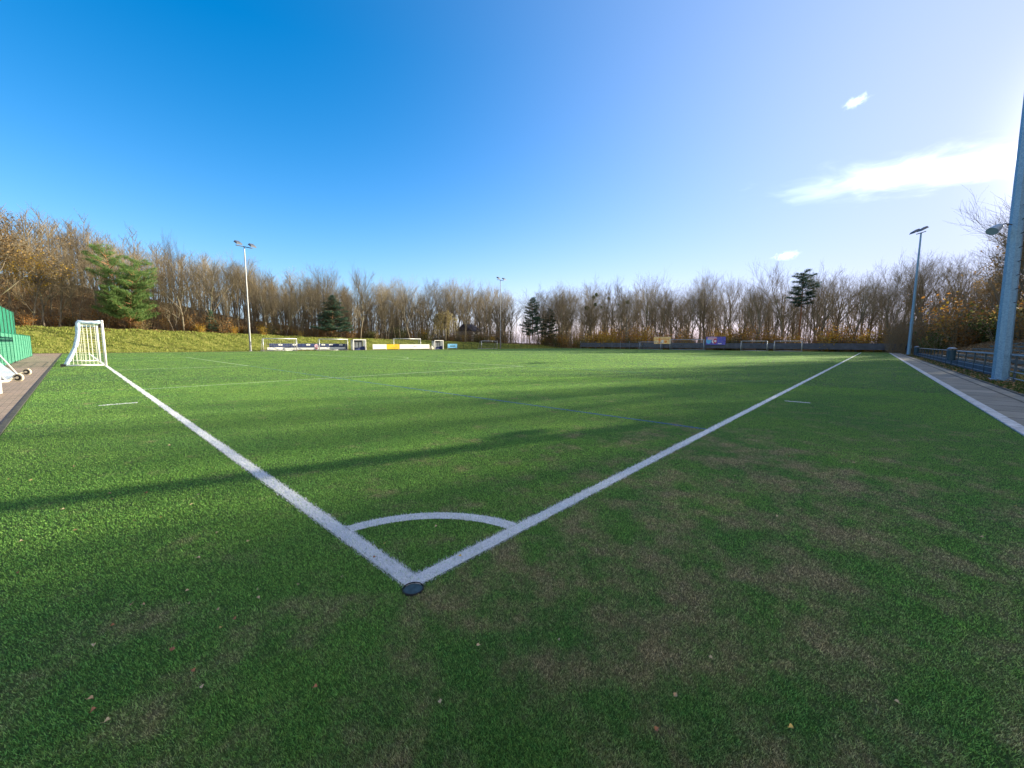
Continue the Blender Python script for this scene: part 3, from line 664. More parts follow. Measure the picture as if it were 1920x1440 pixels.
# ------------------------------------------------------------------ floodlight masts
def pole_mesh(h_, r0, r1, n=8):
    mb = MB(); seg = 10; mb.path([(0, 0, h_*i/seg) for i in range(seg+1)], [r0+(r1-r0)*i/seg for i in range(seg+1)], n); return mb
def flood(parent, loc, rz, tilt=R(28), s=1.0):
    mb = MB(); M_ = Matrix.Translation(loc) @ Matrix.Rotation(rz, 4, 'Z') @ Matrix.Rotation(tilt, 4, 'Y')
    vs = [(-.35, -.28, -.05), (.35, -.32, -.05), (.35, .32, -.05), (-.35, .28, -.05), (-.30, -.2, .14), (.2, -.24, .10), (.2, .24, .10), (-.30, .2, .14)]
    mb.add([tuple(M_ @ Vector([c_*s for c_ in v])) for v in vs], [(3, 2, 1, 0), (4, 5, 6, 7), (0, 1, 5, 4), (1, 2, 6, 5), (2, 3, 7, 6), (3, 0, 4, 7)])
    fo = mb.build('floodlight', M_LAMP, parent)
    mb = MB(); mb.add([tuple(M_ @ Vector([c_*s for c_ in v])) for v in [(-.31, -.25, -.053), (.32, -.28, -.053), (.32, .28, -.053), (-.31, .25, -.053)]], [(3, 2, 1, 0)]); mb.build('glass', M_GLASS, fo)
    return fo
def mast(label, loc, h_, r0, r1, aim, mat, spread=1.15, fs=1.35):
    p0 = empty('floodlight_mast', loc); tag(p0, label, 'floodlight mast', 'floodlight masts round the pitch')
    pole_mesh(h_, r0, r1).build('pole', mat, p0)
    MB().box(-r0*1.6, -r0*1.6, 0, r0*1.6, r0*1.6, .05).build('base_plate', mat, p0)
    MB().box(r0*.2-.08, -r0-.035, .9, r0*.2+.08, -r0*.78, 1.3).build('service_door', mat, p0)
    MB().tube((0, 0, h_*.26), (0, 0, h_*.26+.22), (r0*.8+r1*.2)*1.18, n=8).build('joint_collar', mat, p0)
    s = Vector((-math.sin(aim), math.cos(aim), 0))
    MB().tube(s*spread+Vector((0, 0, h_+.05)), -s*spread+Vector((0, 0, h_+.05)), .06, n=6).build('crossarm', M_LAMP, p0)
    for k_ in (-1, 1): flood(p0, tuple(s*spread*k_*.85+Vector((math.cos(aim)*.3, math.sin(aim)*.3, h_+.35))), aim, s=fs)
    return p0
mast('slim grey twin-head floodlight mast on the far side, left part of the picture', (16.75, FY+.9, 0), 15.1, .14, .07, R(-75), M_GALV)
mast('distant twin-head floodlight mast behind the small goal, near the middle of the picture', (71.2, FY+1.6, 0), 16.8, .13, .07, R(-90), M_GALV)
mast('blue-grey floodlight mast at the far end of the railing, two heads pointing left', (76.8, -5.15, 0), 16.3, .20, .09, R(125), M_POLEB, 0.7, 1.35)
bp = empty('floodlight_mast', (22.7, -5.35, 0)); bp.rotation_euler = (-.016, -.015, 0); tag(bp, 'thick blue-grey eight-sided mast behind the railing at the right edge, small lamp on its side', 'floodlight mast', 'floodlight masts round the pitch')
pole_mesh(18.5, .225, .10).build('pole', M_POLEB, bp)
for i in range(30):
    z_ = 2.9+i*.5; a = R(215); rr_ = .225-.125*z_/18.5
    if z_ < 17.5:
        mb = MB(); mb.tube((math.cos(a)*rr_*.8, math.sin(a)*rr_*.8, z_), (math.cos(a)*(rr_+.10), math.sin(a)*(rr_+.10), z_+.02), .014, n=6)
        mb.build('climbing_peg', M_BLK, bp)
MB().box(-.26, -.26, 0, .26, .26, .06).build('base_plate', M_POLEB, bp)
MB().tube((0, 0, 18.5), (0, 0, 18.62), .12, n=8).build('cap', M_POLEB, bp)
for k_ in (-1, 1): flood(bp, (.5*k_, .3, 18.9), R(110), s=1.4)
MB().tube((-.9, .1, 18.6), (.9, .1, 18.6), .06).build('crossarm', M_LAMP, bp)
mb = MB(); mb.path([(-.1, .1, 5.75), (-.28, .30, 5.80), (-.36, .38, 5.78)], .02, 6); mb.build('lamp_bracket', M_LAMP, bp)
mb = MB(); Ml = Matrix.Translation((-.52, .56, 5.62)) @ Matrix.Rotation(R(133), 4, 'Z') @ Matrix.Rotation(R(35), 4, 'Y')
rings = [(-.22, .08), (-.15, .13), (.0, .165), (.13, .19), (.16, .195)]; n_ = 14
for xx, rr_ in rings:
    for k_ in range(n_): a = 2*math.pi*k_/n_; mb.v.append(tuple(Ml @ Vector((xx, rr_*math.cos(a), rr_*.8*math.sin(a)))))
for i in range(len(rings)-1):
    for k_ in range(n_): mb.f.append((i*n_+k_, i*n_+(k_+1) % n_, (i+1)*n_+(k_+1) % n_, (i+1)*n_+k_)); mb.mi.append(0)
mb.f.append(tuple(range(n_))); mb.mi.append(0); b_ = (len(rings)-1)*n_; mb.f.append(tuple(range(b_+n_-1, b_-1, -1))); mb.mi.append(0)
mb.build('small_lamp', M_ALUB, bp)

# ------------------------------------------------------------------ railing along the right side
ra = empty('railing', (0, -5.55, 0)); tag(ra, 'blue-grey pipe railing with a blue kick board beside the right-hand path', 'railing')
posts = np.arange(13.6, 76, 2.75)
MB().tube((10, 0, .97), (75.2, 0, .97), .032, n=8).build('top_rail', M_RAILT, ra, True)
MB().tube((10, 0, .13), (75.2, 0, .13), .02, n=6).build('lower_rail', M_RAILT, ra, True)
MB().tube((10, 0, .36), (75.2, 0, .36), .02, n=6).build('middle_rail', M_RAILT, ra, True)
for x_ in posts: MB().box(x_-.03, -.03, -.03, x_+.03, .03, .938).build('post', M_RAIL, ra)
for a, b in zip(posts[:-1], posts[1:]):
    if a > 23.5: MB().box(a+.045, -.015, .03, b-.045, .012, .44).build('kick_board', M_KICK, ra)
def bin_(label, x_, y_=-5.35):
    b0 = empty('litter_bin', (x_, y_, 0)); tag(b0, label, 'bin', 'litter bins on the railing')
    MB().tube((0, 0, .38), (0, 0, 1.02), .19, .21, 16).build('body', M_BINB, b0, False)
    mb = MB(); n_ = 14
    for j in range(5):
        a = j/4*math.pi/2; r_ = .235*math.cos(a)+.001; z_ = 1.08+.12*math.sin(a)
        for k_ in range(n_): mb.v.append((r_*math.cos(2*math.pi*k_/n_), r_*math.sin(2*math.pi*k_/n_), z_))
    for j in range(4):
        for k_ in range(n_): mb.f.append((j*n_+k_, j*n_+(k_+1) % n_, (j+1)*n_+(k_+1) % n_, (j+1)*n_+k_)); mb.mi.append(0)
    mb.f.append(tuple(range(n_-1, -1, -1))); mb.mi.append(0)
    mb.build('lid', M_RAILT, b0, True)
    MB().tube((-.16, -.02, 0), (-.16, -.02, 1.08), .022, n=6).build('post', M_BINB, b0)
    MB().tube((.16, -.02, .9), (.16, -.02, 1.09), .012, n=5).build('lid_stay', M_BINB, b0)
bin_('dark blue round-lidded litter bin on the railing left of the thick mast', 36.6)
bin_('dark blue litter bin farther down the railing, close to the far mast', 66.5)

# ------------------------------------------------------------------ terraces on the right
for i in range(6):
    y_ = -7.3-i*.78; z_ = 0.27*(i)+.12; x0 = 6-i; x1 = 70-i*2.4
    st = MB(); rd = random.Random(i); xx = x0
    while xx < x1:
        l_ = 1.9+rd.uniform(-.05, .05); dz = rd.uniform(-.025, .02); st.box(xx, y_-.20, z_-.25, xx+l_-.02, y_+.20, z_+.10+dz); xx += l_
    o = st.build('terrace_step', M_CONC); tag(o, ['lowest', 'second lowest', 'third lowest', 'fourth lowest', 'second highest', 'highest'][i]+' concrete step row of the leaf-covered terrace behind the railing', 'step', 'concrete step rows of the terrace')
for k_, (x_, y_, z_, l_, lab) in enumerate([(38.0, -11.6, 1.35, 2.6, 'grey concrete block on the terrace above the litter bin'), (33.6, -11.2, 1.35, 2.2, 'grey concrete block on the terrace just left of the thick mast'), (43.5, -12.2, 1.5, 2.8, 'grey concrete block on the terrace, farthest left of the row'), (25.5, -11.6, 1.6, 2.6, 'grey concrete block on the terrace right of the thick mast')]):
    b0 = empty('concrete_block', (x_, y_, z_)); tag(b0, lab, 'block', 'concrete blocks on top of the terrace')
    MB().box(-l_/2, -.4, -.3, l_/2, .4, .42).build('base', M_CONC, b0); MB().box(-l_/2-.05, -.46, .421, l_/2+.05, .46, .50).build('cap_slab', M_CONC, b0)

# ------------------------------------------------------------------ fences
gf = empty('green_fence', (-3.75, 0, 0)); tag(gf, 'tall dark green slatted fence at the left edge of the picture', 'fence')
gl = empty('green_fence', (-3.62, 0, 0)); tag(gl, 'low light green slatted fence panels in front of the tall fence', 'fence')
def slats(parent, y0, y1, z0, z1, mat, pmat, step, nm):
    y_ = y0
    while y_ < y1-.1:
        mb = MB(); ye = min(y_+step, y1); q = y_+.07
        while q < ye-.05: mb.box(-.012, q, z0+.05, .012, q+.085, z1-.04); q += .105
        for zz in (z0+.12, (z0+z1)/2, z1-.15): mb.box(-.03, y_+.04, zz, -.013, ye-.04, zz+.05)
        mb.build(nm, mat, parent); MB().box(-.04, y_-.03, 0, .04, y_+.03, z1+.03).build('post', pmat, parent); y_ = ye
    MB().box(-.04, y1-.03, 0, .04, y1+.03, z1+.03).build('post', pmat, parent)
slats(gl, 30.0, 54.0, 0, 1.8, M_GREENL, M_GREENF, 2.0, 'panel')
slats(gf, 30.0, 43.0, 0.0, 3.35, M_GREENF, M_DARKG, 2.0, 'panel')

wf = empty('wire_fence', (0, 67.9, 0)); tag(wf, 'thin dark wire fence with posts along the foot of the far bank', 'fence')
mb = MB()
for z_ in np.linspace(.1, 1.35, 9): mb.tube((49, 0, z_), (97, 0, z_), .006, n=3, cap=False)
for x_ in np.arange(49, 97, .35): mb.tube((x_, 0, .05), (x_, 0, 1.35), .004, n=3, cap=False)
mb.build('wire_mesh', M_DARKG, wf)
for x_ in np.arange(49, 97.5, 2.5): MB().tube((x_, .03, -.05), (x_, .03, 1.45), .03, n=6).build('post', M_DARKG, wf)
MB().tube((49, .03, 1.4), (97, .03, 1.4), .02, n=6).build('top_rail', M_DARKG, wf)
sf = empty('screened_fence', (97.0, 0, 0)); tag(sf, 'long low fence with dark blue windscreen fabric across the far end', 'fence')
yy_ = np.arange(-6.5, 62.6, 2.5)
for y_ in yy_: MB().tube((0, y_, -.05), (0, y_, 2.0), .035, n=6).build('post', M_ALUB if 40 < y_ < 62 else M_LAMP, sf)
MB().tube((0, -6.5, 1.98), (0, 61, 1.98), .02, n=6).build('top_rail', M_LAMP, sf)
mb = MB()
for a, b in zip(yy_[:-1], yy_[1:]):
    n_ = 6
    for i in range(n_):
        q0, q1 = a+(b-a)*i/n_, a+(b-a)*(i+1)/n_; w0, w1 = .03*math.sin(q0*2.3)+.045, .03*math.sin(q1*2.3)+.045
        mb.add([(-w0, q0, .42), (-w1, q1, .42), (-w1, q1, 1.60), (-w0, q0, 1.60), (-w0-.008, q0, .42), (-w1-.008, q1, .42), (-w1-.008, q1, 1.60), (-w0-.008, q0, 1.60)], [(0, 1, 2, 3), (7, 6, 5, 4), (3, 2, 6, 7), (0, 4, 5, 1)])
mb.build('windscreen_fabric', M_SCREEN, sf)
def eboard(name, label, y0, y1, z0, z1, mat, marks):
    b0 = empty(name, (96.85, (y0+y1)/2, 0)); tag(b0, label, 'banner'); h_ = (y1-y0)/2
    MB().box(-.03, -h_, z0, 0, h_, z1).build('panel', mat, b0)
    for s in (-1, 1): MB().tube((.04, s*(h_-.1), -.03), (.04, s*(h_-.1), z1), .035, n=6).build('leg', M_LAMP, b0)
    for i, (mat_, a, b, c_, d_, rd_) in enumerate(marks):
        mb = MB(); x_ = -.034-.003*i
        if rd_: n_ = 14; mb.add([(x_, (a+b)/2+(b-a)/2*math.cos(2*math.pi*k_/n_), (c_+d_)/2+(d_-c_)/2*math.sin(2*math.pi*k_/n_)) for k_ in range(n_)], [tuple(range(n_))])
        else: mb.add([(x_, a, c_), (x_, b, c_), (x_, b, d_), (x_, a, d_)], [(0, 1, 2, 3)])
        mb.build('printed_patch', mat_, b0)
eboard('tan_banner', 'tan and orange printed banner on the far fence between two goals', 35.2, 39.4, 1.35, 3.05, M_BTAN, [(M_BORG, -1.7, 1.6, 2.45, 2.6, 0), (M_BORG, -1.2, -.5, 1.55, 2.2, 1), (M_BWHITE, -.3, .2, 1.55, 2.3, 0), (M_BORG, .5, .9, 1.5, 2.8, 0), (M_BTAN, 1.2, 1.8, 1.6, 2.1, 1)])
eboard('violet_banner', 'violet printed banner with pink, blue and red shapes on the far fence', 23.1, 27.2, 1.2, 3.0, M_BVIO, [(M_BBLUE, .9, 2.0, 1.4, 2.7, 1), (M_BPINK, -.2, 1.7, 2.3, 2.9, 0), (M_BWHITE, -.1, .8, 1.5, 2.4, 1), (M_BRED, -.3, .5, 1.45, 2.6, 1), (M_BWHITE, -.2, .3, 1.75, 2.3, 1), (M_BWHITE, -1.3, -.5, 1.40, 1.55, 0)])

# ------------------------------------------------------------------ trees
def grow(trunk, twig, rd, p, d, Ln, r, lvl, maxl, spread, upw, leaves=None, leafp=0):
    nseg = 4 if lvl <= 1 else (3 if lvl < maxl else 2)
    pts = [p.copy()]; dd = d.copy(); cur = p.copy()
    for i in range(nseg):
        dd = (dd + Vector((rd.gauss(0, .13), rd.gauss(0, .13), rd.gauss(0, .08)+upw*(.10 if lvl else .0)))).normalized()
        cur = cur + dd*(Ln/nseg); pts.append(cur.copy())
    tip = .45 if lvl < maxl else .5
    rs = [r*(1-(1-tip)*i/nseg) for i in range(nseg+1)]
    mbx = trunk if lvl <= 1 else twig
    mbx.path(pts, rs, 7 if lvl == 0 else (5 if lvl == 1 else 3))
    if leaves is not None and lvl >= maxl-1 and rd.random() < leafp:
        for q in range(3): leaves.append(pts[-1]+Vector((rd.gauss(0, .2), rd.gauss(0, .2), rd.gauss(0, .2))))
    if lvl >= maxl: return
    nch = [8, 6, 6, 5, 3][lvl]; nch += rd.choice((-1, 0, 1))
    for c_ in range(nch):
        f_ = (.30 if lvl == 0 else .25)+(1.0-(.30 if lvl == 0 else .25))*(c_+rd.random()*.6)/nch; f_ = min(f_, 1)
        k_ = min(int(f_*nseg), nseg-1); base = pts[k_].lerp(pts[k_+1], f_*nseg-k_)
        ax = (pts[k_+1]-pts[k_]).normalized(); o1 = ax.orthogonal().normalized(); o2 = ax.cross(o1)
        ph = c_*2.4+rd.uniform(-.5, .5); an = spread*rd.uniform(.65, 1.25)
        nd = (ax*math.cos(an)+(o1*math.cos(ph)+o2*math.sin(ph))*math.sin(an)+Vector((0, 0, upw*.35))).normalized()
        ratio = rd.uniform(.42, .68) if lvl else rd.uniform(.50, .72)*(1.12-.45*f_)
        grow(trunk, twig, rd, base, nd, Ln*ratio, max(rs[k_]*rd.uniform(.42, .6), .0085), lvl+1, maxl, spread, upw, leaves, leafp)
def leaf_quads(centers, rd, size):
    P = []
    for c_ in centers:
        a = Vector((rd.gauss(0, 1), rd.gauss(0, 1), rd.gauss(0, 1))).normalized(); b = a.orthogonal().normalized(); e = a.cross(b); s = size*rd.uniform(.6, 1.3)
        c_ = Vector(c_); P.append([tuple(c_-b*s), tuple(c_-e*s*.6), tuple(c_+b*s), tuple(c_+e*s*.6)])
    return P
PROTO = bpy.data.collections.new('unused')  # prototypes are plain mesh data, never linked on their own
def bare_tree(seed, H, spread, upw, maxl=4, bare=.3, lean=0, leafp=0, leafmat_=None, lsize=.12, rbase=None):
    rd = random.Random(seed); tk, tw = MB(), MB(); lv = [] if leafp else None
    d0 = Vector((rd.gauss(0, .05)+lean, rd.gauss(0, .05), 1)).normalized()
    grow(tk, tw, rd, Vector((0, 0, -.4)), d0, H*.72, rbase or H*.014, 0, maxl, spread, upw, lv, leafp)
    tm = tk.mesh('tree_trunk', M_BARK, True)
    if lv:
        for q in leaf_quads(lv, rd, lsize): tw.add(q, [(0, 1, 2, 3)], 1)
    return tm, tw.mesh('tree_crown', [M_TWIG, leafmat_ or M_LBRN])
BARE = [bare_tree(11, 13, .62, .42), bare_tree(12, 14, .55, .5), bare_tree(13, 12, .70, .38), bare_tree(14, 15, .50, .55),
        bare_tree(15, 13, .60, .5, rbase=.13), bare_tree(16, 12.5, .72, .35), bare_tree(17, 14, .58, .45, lean=.12), bare_tree(18, 13, .62, .42, lean=-.15)]
SLIM = [bare_tree(31, 10, .40, 1.1, 3, rbase=.07), bare_tree(32, 9, .45, .9, 3, lean=.12, rbase=.06), bare_tree(33, 11, .35, 1.2, 3, lean=-.08, rbase=.075)]
LEAFY = [bare_tree(21, 12, .58, .6, leafp=.55, leafmat_=M_LBRN, lsize=.13), bare_tree(22, 11, .62, .5, leafp=.55, leafmat_=M_LBRN, lsize=.12), bare_tree(23, 10, .6, .5, leafp=.35, leafmat_=M_LYEL, lsize=.12)]
POPLAR = bare_tree(41, 13, .5, .8, rbase=.26)
def put_tree(proto, name, label, cat, group, x, y, s, rz, sz=None, lean=0, trunk='trunk'):
    e = empty(name, (x, y, hz(x, y)-.05), rz); e.scale = (s, s, sz or s); e.rotation_euler = (lean, 0, rz)
    for nm, me_ in ((trunk, proto[0]), ('crown', proto[1])):
        o = bpy.data.objects.new(nm, me_); C.objects.link(o); o.parent = e
    return tag(e, label, cat, group)

def clumps(pts, rd, n_needles, ln, wd, flat=.6):
    P = []
    for (c_, dirv, sz) in pts:
        for i in range(n_needles):
            a = Vector((rd.gauss(0, 1), rd.gauss(0, 1), rd.gauss(0, flat)+.15)).normalized()
            a = (a+dirv*.9).normalized(); st = Vector(c_)+Vector((rd.gauss(0, sz), rd.gauss(0, sz), rd.gauss(0, sz*.38)))
            b = a.orthogonal().normalized()*wd; L_ = ln*rd.uniform(.6, 1.2)
            P.append([tuple(st-b), tuple(st+b), tuple(st+a*L_+b*.2), tuple(st+a*L_-b*.2)])
    return P
def conifer(seed, H, profile, nb, bare, nd_mat, lean=0, droop=.0, sz=.42, nn=42, ln=.32, wd=.03, stems=1):
    rd = random.Random(seed); tk = MB(); tw = MB(); pts = []
    for st in range(stems):
        la = rd.uniform(0, 6.28); ls = 0 if stems == 1 else .22
        axis = [Vector((lean*(z_/H)**1.4*H+math.cos(la)*ls*z_+.1*math.sin(z_), math.sin(la)*ls*z_+.08*math.cos(z_*1.3), z_)) for z_ in np.linspace(-.3, H*.97*(1 if st == 0 else rd.uniform(.75, .95)), 9)]
        tk.path(axis, [H*.016*(1-.85*i/8)/(1 if stems == 1 else 1.3) for i in range(9)], 7)
        for i in range(nb//stems):
            f_ = bare+(1-bare)*(i+rd.random())/(nb//stems)
            rad = np.interp(f_, [p[0] for p in profile], [p[1] for p in profile])*rd.uniform(.65, 1.1)
            k_ = f_*8; a0 = axis[min(int(k_), 7)].lerp(axis[min(int(k_)+1, 8)], k_-int(k_)); ph = i*2.4+rd.uniform(-.6, .6)
            e_ = a0+Vector((math.cos(ph)*rad, math.sin(ph)*rad, rad*(.22-droop)+rd.uniform(-.15, .25))); mid = a0.lerp(e_, .5)+Vector((0, 0, -.06*rad))
            tk.path([a0, mid, e_], [.035+.012*rad, .03, .012], 4)
            nseg = max(2, int(rad/.55)); dv = (e_-a0).normalized()
            for j in range(nseg):
                g_ = .28+.72*(j+.5)/nseg; c_ = a0.lerp(e_, g_)
                w_ = .16+.30*rad*(1-abs(g_-.6))
                for q in range(3 if rad > 1.3 else 2):
                    sd = Vector((-dv.y, dv.x, 0))*rd.gauss(0, w_*.55); pts.append((c_+sd+Vector((0, 0, rd.uniform(-.05, .15))), dv, sz*.5))
    P = clumps(pts, rd, nn, ln, wd)
    return tk.mesh('conifer_trunk', M_PINEBARK, True), tri_cloud('conifer_crown', np.array(P), nd_mat, faces=4)
PINE1 = conifer(5, 12.6, [(0, 2.2), (.12, 4.2), (.4, 3.7), (.6, 3.3), (.8, 3.6), (.92, 2.6), (1, 1.2)], 105, .04, M_NEED, lean=.03, droop=-.2, stems=3, nn=30, sz=.5)
PINE2 = conifer(6, 8.4, [(0, 4.2), (.2, 4.4), (.3, 2.8), (.5, 2.9), (.75, 1.9), (1, .35)], 60, .17, M_NEED2, lean=.02, nn=34)
PINE3 = conifer(8, 13, [(0, 3.2), (.3, 3.4), (.6, 2.6), (.85, 1.6), (1, .3)], 58, .22, M_NEED2, nn=26, sz=.5)
PINE4 = conifer(9, 15.5, [(0, 2), (.5, 2.2), (.75, 2.8), (.9, 2.5), (1, 1.3)], 34, .58, M_NEED2, nn=34, lean=.03)
SPRUCE = conifer(10, 6, [(0, 1.8), (.5, 1.2), (1, .15)], 44, .04, M_NEED2, nn=22, sz=.3)

def shrub(seed, H, Wd, mats, nst, nl, ls, hang=False):
    rd = random.Random(seed); tk = MB(); cs = []
    for i in range(nst):
        a = rd.uniform(0, 6.28); r_ = Wd*.5*math.sqrt(rd.random()); e_ = Vector((math.cos(a)*r_, math.sin(a)*r_, H*rd.uniform(.55, 1)))
        b_ = Vector((math.cos(a)*.15, math.sin(a)*.15, -.15)); mid = b_.lerp(e_, .5)+Vector((0, 0, H*.08)); tk.path([b_, mid, e_], [.02+.006*H, .02, .008], 4)
        for j in range(nl//nst):
            g_ = rd.uniform(.2, 1.05); c_ = b_.lerp(e_, g_); s_ = .16*H*(.4+g_*.6); cs.append(c_+Vector((rd.gauss(0, s_), rd.gauss(0, s_), rd.gauss(0, s_*.8))))
    q = leaf_quads([c_ for c_ in cs if c_.z > .05], rd, ls); mi = [0 if rd.random() < .75 else 1 for _ in q]
    return tk.mesh('shrub_stems', M_TWIG), tri_cloud('shrub_foliage', np.array(q), mats, mi=mi, faces=4)
SHR = {'yellow': [shrub(51, 2.6, 2.6, [M_LYEL, M_LTAN], 14, 900, .09), shrub(52, 3.4, 2.6, [M_LYEL, M_LORG], 14, 900, .10)],
       'orange': [shrub(53, 2.4, 3.0, [M_LORG, M_LBRN], 16, 900, .09), shrub(54, 3.2, 3.0, [M_LORG, M_LYEL], 16, 800, .10)],
       'brown': [shrub(55, 3.0, 3.4, [M_LBRN, M_LORG], 20, 800, .10), shrub(56, 2.2, 3.0, [M_LBRN, M_LGRN], 20, 800, .09)],
       'green': [shrub(57, 2.6, 3.2, [M_LGRN, M_LTAN], 18, 1000, .09), shrub(58, 2.0, 2.6, [M_LGRN, M_LBRN], 16, 900, .08)]}
# weeping tree: curtains of pale hanging leaves
rd = random.Random(77); tk = MB(); cs = []; st_ = MB()
tk.path([(0, 0, -.3), (.1, 0, 2), (.0, .1, 4.2), (.2, 0, 6.3)], [.26, .22, .16, .07], 7)
for i in range(46):
    a = rd.uniform(0, 6.28); r_ = rd.uniform(.8, 2.9); zt = 8.2-r_*.75+rd.uniform(-.8, .4); b_ = Vector((0, 0, 3+3.2*rd.random())); e_ = Vector((math.cos(a)*r_, math.sin(a)*r_, zt))
    tk.path([b_, b_.lerp(e_, .5)+Vector((0, 0, .7)), e_], [.06, .04, .02], 4)
    for j in range(5):
        s0 = e_+Vector((rd.gauss(0, .3), rd.gauss(0, .3), rd.uniform(-.3, .2))); Ld = rd.uniform(1.8, max(2.2, zt-1.2))
        st_.path([s0, s0+Vector((math.cos(a)*.3, math.sin(a)*.3, -Ld*.5)), s0+Vector((math.cos(a)*.35, math.sin(a)*.35, -Ld))], [.012, .01, .006], 3)
        for q in range(13): cs.append(s0+Vector((math.cos(a)*.3+rd.gauss(0, .09), math.sin(a)*.3+rd.gauss(0, .09), -Ld*rd.random())))
for q in leaf_quads(cs, rd, .10): st_.add(q, [(0, 1, 2, 3)], 1)
WILLOW = (tk.mesh('willow_trunk', M_BARK, True), st_.mesh('willow_crown', [M_TWIG, M_LTAN]))

rd = random.Random(2024)
# -- named single trees
put_tree(PINE1, 'pine_tree', 'big bushy green pine leaning right, on the left bank behind the white goal', 'tree', None, 4.5, 77.2, .74, R(-40), .90)
put_tree(PINE2, 'pine_tree', 'broad dark pine with spreading low branches on the bank above the left team shelter', 'tree', None, 33.2, 76.5, 1.0, R(20))
put_tree(PINE3, 'pine_tree', 'tall dark pine right of the second floodlight mast, in front of bare trees', 'tree', None, 94.2, 76.5, 1.12, R(70))
put_tree(PINE3, 'pine_tree', 'slighter dark pine close beside the tall dark one right of the second mast', 'tree', None, 100.2, 74.5, .92, R(200))
put_tree(PINE4, 'pine_tree', 'high pine with its crown only at the top, rising above bare trees at right', 'tree', None, 100.5, 10.2, .98, R(10), 1.06)
put_tree(POPLAR, 'poplar_tree', 'narrow bare poplar spire rising above the left wood', 'tree', None, 11.2, 86.5, .34, R(10), .98)
put_tree(WILLOW, 'weeping_tree', 'weeping tree with pale yellow hanging foliage above the second team shelter', 'tree', None, 60.6, 76.6, 1.0, 0)
put_tree(LEAFY[0], 'oak_tree', 'tall tree with brown leaves cut by the left edge of the picture', 'tree', None, -6.8, 74.5, .98, R(30))
put_tree(LEAFY[2], 'oak_tree', 'tree with sparse yellow-brown leaves beside the leafy tree at the left edge', 'tree', None, -3.4, 78.5, .92, R(130))
put_tree(SPRUCE, 'spruce_tree', 'small dark evergreen at the wood edge left of the first floodlight mast', 'tree', None, 14.2, 77.5, .62, 0)

# -- the bare wood: three belts, each tree an object of its own
def taken(x, y, pl, dmin): return any((x-a)**2+(y-b)**2 < dmin*dmin for a, b in pl)
placed = [(4.3, 77.2), (33.2, 76.5), (60.6, 76.6), (94.2, 76.5), (100.2, 74.5)]
def zone_label(x):
    return ('left of the big pine' if x < 1 else 'between big pine and left floodlight mast' if x < 16 else
            'between left floodlight mast and dark pine' if x < 32 else 'behind the perimeter boards on the far side' if x < 58 else 'between weeping tree and tall dark pine')
for row, (yb, x0, x1, stp, hh) in enumerate([(78.6, -9, 88, 3.8, 1.0), (83.5, -11, 92, 4.0, 1.0), (89.5, -13, 99, 4.2, 1.0), (95, -10, 50, 5.0, .9)]):
    x_ = x0
    while x_ < x1:
        x = x_+rd.uniform(-1.3, 1.3); y = yb+rd.uniform(-1.7, 1.7); x_ += stp
        if taken(x, y, placed, 2.0): continue
        placed.append((x, y)); ti = rd.randrange(len(BARE)); s_ = rd.uniform(.80, 1.0)*hh*np.interp(x, [-10, 10, 40, 90], [.77, .82, .94, 1.22])*(.98 if row == 2 else 1)
        z_ = zone_label(x)
        put_tree(BARE[ti], 'bare_tree', 'leafless grey-brown tree %s' % z_, 'tree', 'bare trees '+z_, x, y, s_, rd.uniform(0, 6.28), s_*rd.uniform(.86, 1.14))
for i in range(40):   # thin young stems at the wood edge
    x = rd.uniform(-7, 60); y = rd.uniform(77.0, 80.5)
    if taken(x, y, placed, .9): continue
    placed.append((x, y)); z_ = zone_label(x)
    put_tree(rd.choice(SLIM), 'young_tree', 'thin leafless young tree %s' % z_, 'tree', 'young trees '+z_, x, y, rd.uniform(.55, .85), rd.uniform(0, 6.28))
# far end
rd = random.Random(501)
def zone_end(y): return 'behind the screened fence left of the tan banner' if y > 40 else 'behind the goals of the far end' if y > 9 else 'at the far right end beside the far mast'
for row, (xb, stp) in enumerate([(100.5, 3.7), (105.5, 3.9), (111.5, 4.3)]):
    y_ = -12.0
    while y_ < 84:
        y = y_+rd.uniform(-1.3, 1.3); x = xb+rd.uniform(-1.5, 1.5); y_ += stp
        if taken(x, y, placed, 2.2) or taken(x, y, [(100.5, 10.2)], 2.5): continue
        placed.append((x, y)); s_ = rd.uniform(.88, 1.10)*np.interp(y, [-15, 5, 15, 40, 80], [1.12, 1.15, 1.0, 1.08, 1.3]); z_ = zone_end(y)
        put_tree(BARE[rd.randrange(len(BARE))], 'bare_tree', 'leafless dark tree %s' % z_, 'tree', 'bare trees '+z_, x, y, s_, rd.uniform(0, 6.28), s_*rd.uniform(.88, 1.12))
rd = random.Random(77)
# right slope: partly leafed trees; the low sun shines through them onto the pitch
for row, (yb, x0, x1, stp) in enumerate([(-15.2, 14, 98, 5.0), (-20.5, 14, 99, 5.4), (-27, 22, 104, 6.0)]):
    x_ = x0
    while x_ < x1:
        x = x_+rd.uniform(-1.6, 1.6); y = yb+rd.uniform(-1.4, 1.4); x_ += stp
        placed.append((x, y)); lf_ = rd.random() < (.25 if x > 62 else .62)
        s_ = rd.uniform(.92, 1.06)*((1.15 if not lf_ else .98) if x > 60 else (.90 if row == 0 else 1.0))
        if lf_: put_tree(LEAFY[rd.randrange(2)], 'oak_tree', 'brown-leaved tree on the slope above the terrace', 'tree', 'brown-leaved trees on the right slope', x, y, s_, rd.uniform(0, 6.28))
        else: put_tree(BARE[rd.randrange(len(BARE))], 'bare_tree', 'leafless dark tree on the slope above the terrace', 'tree', 'bare trees on the right slope', x, y, s_, rd.uniform(0, 6.28))

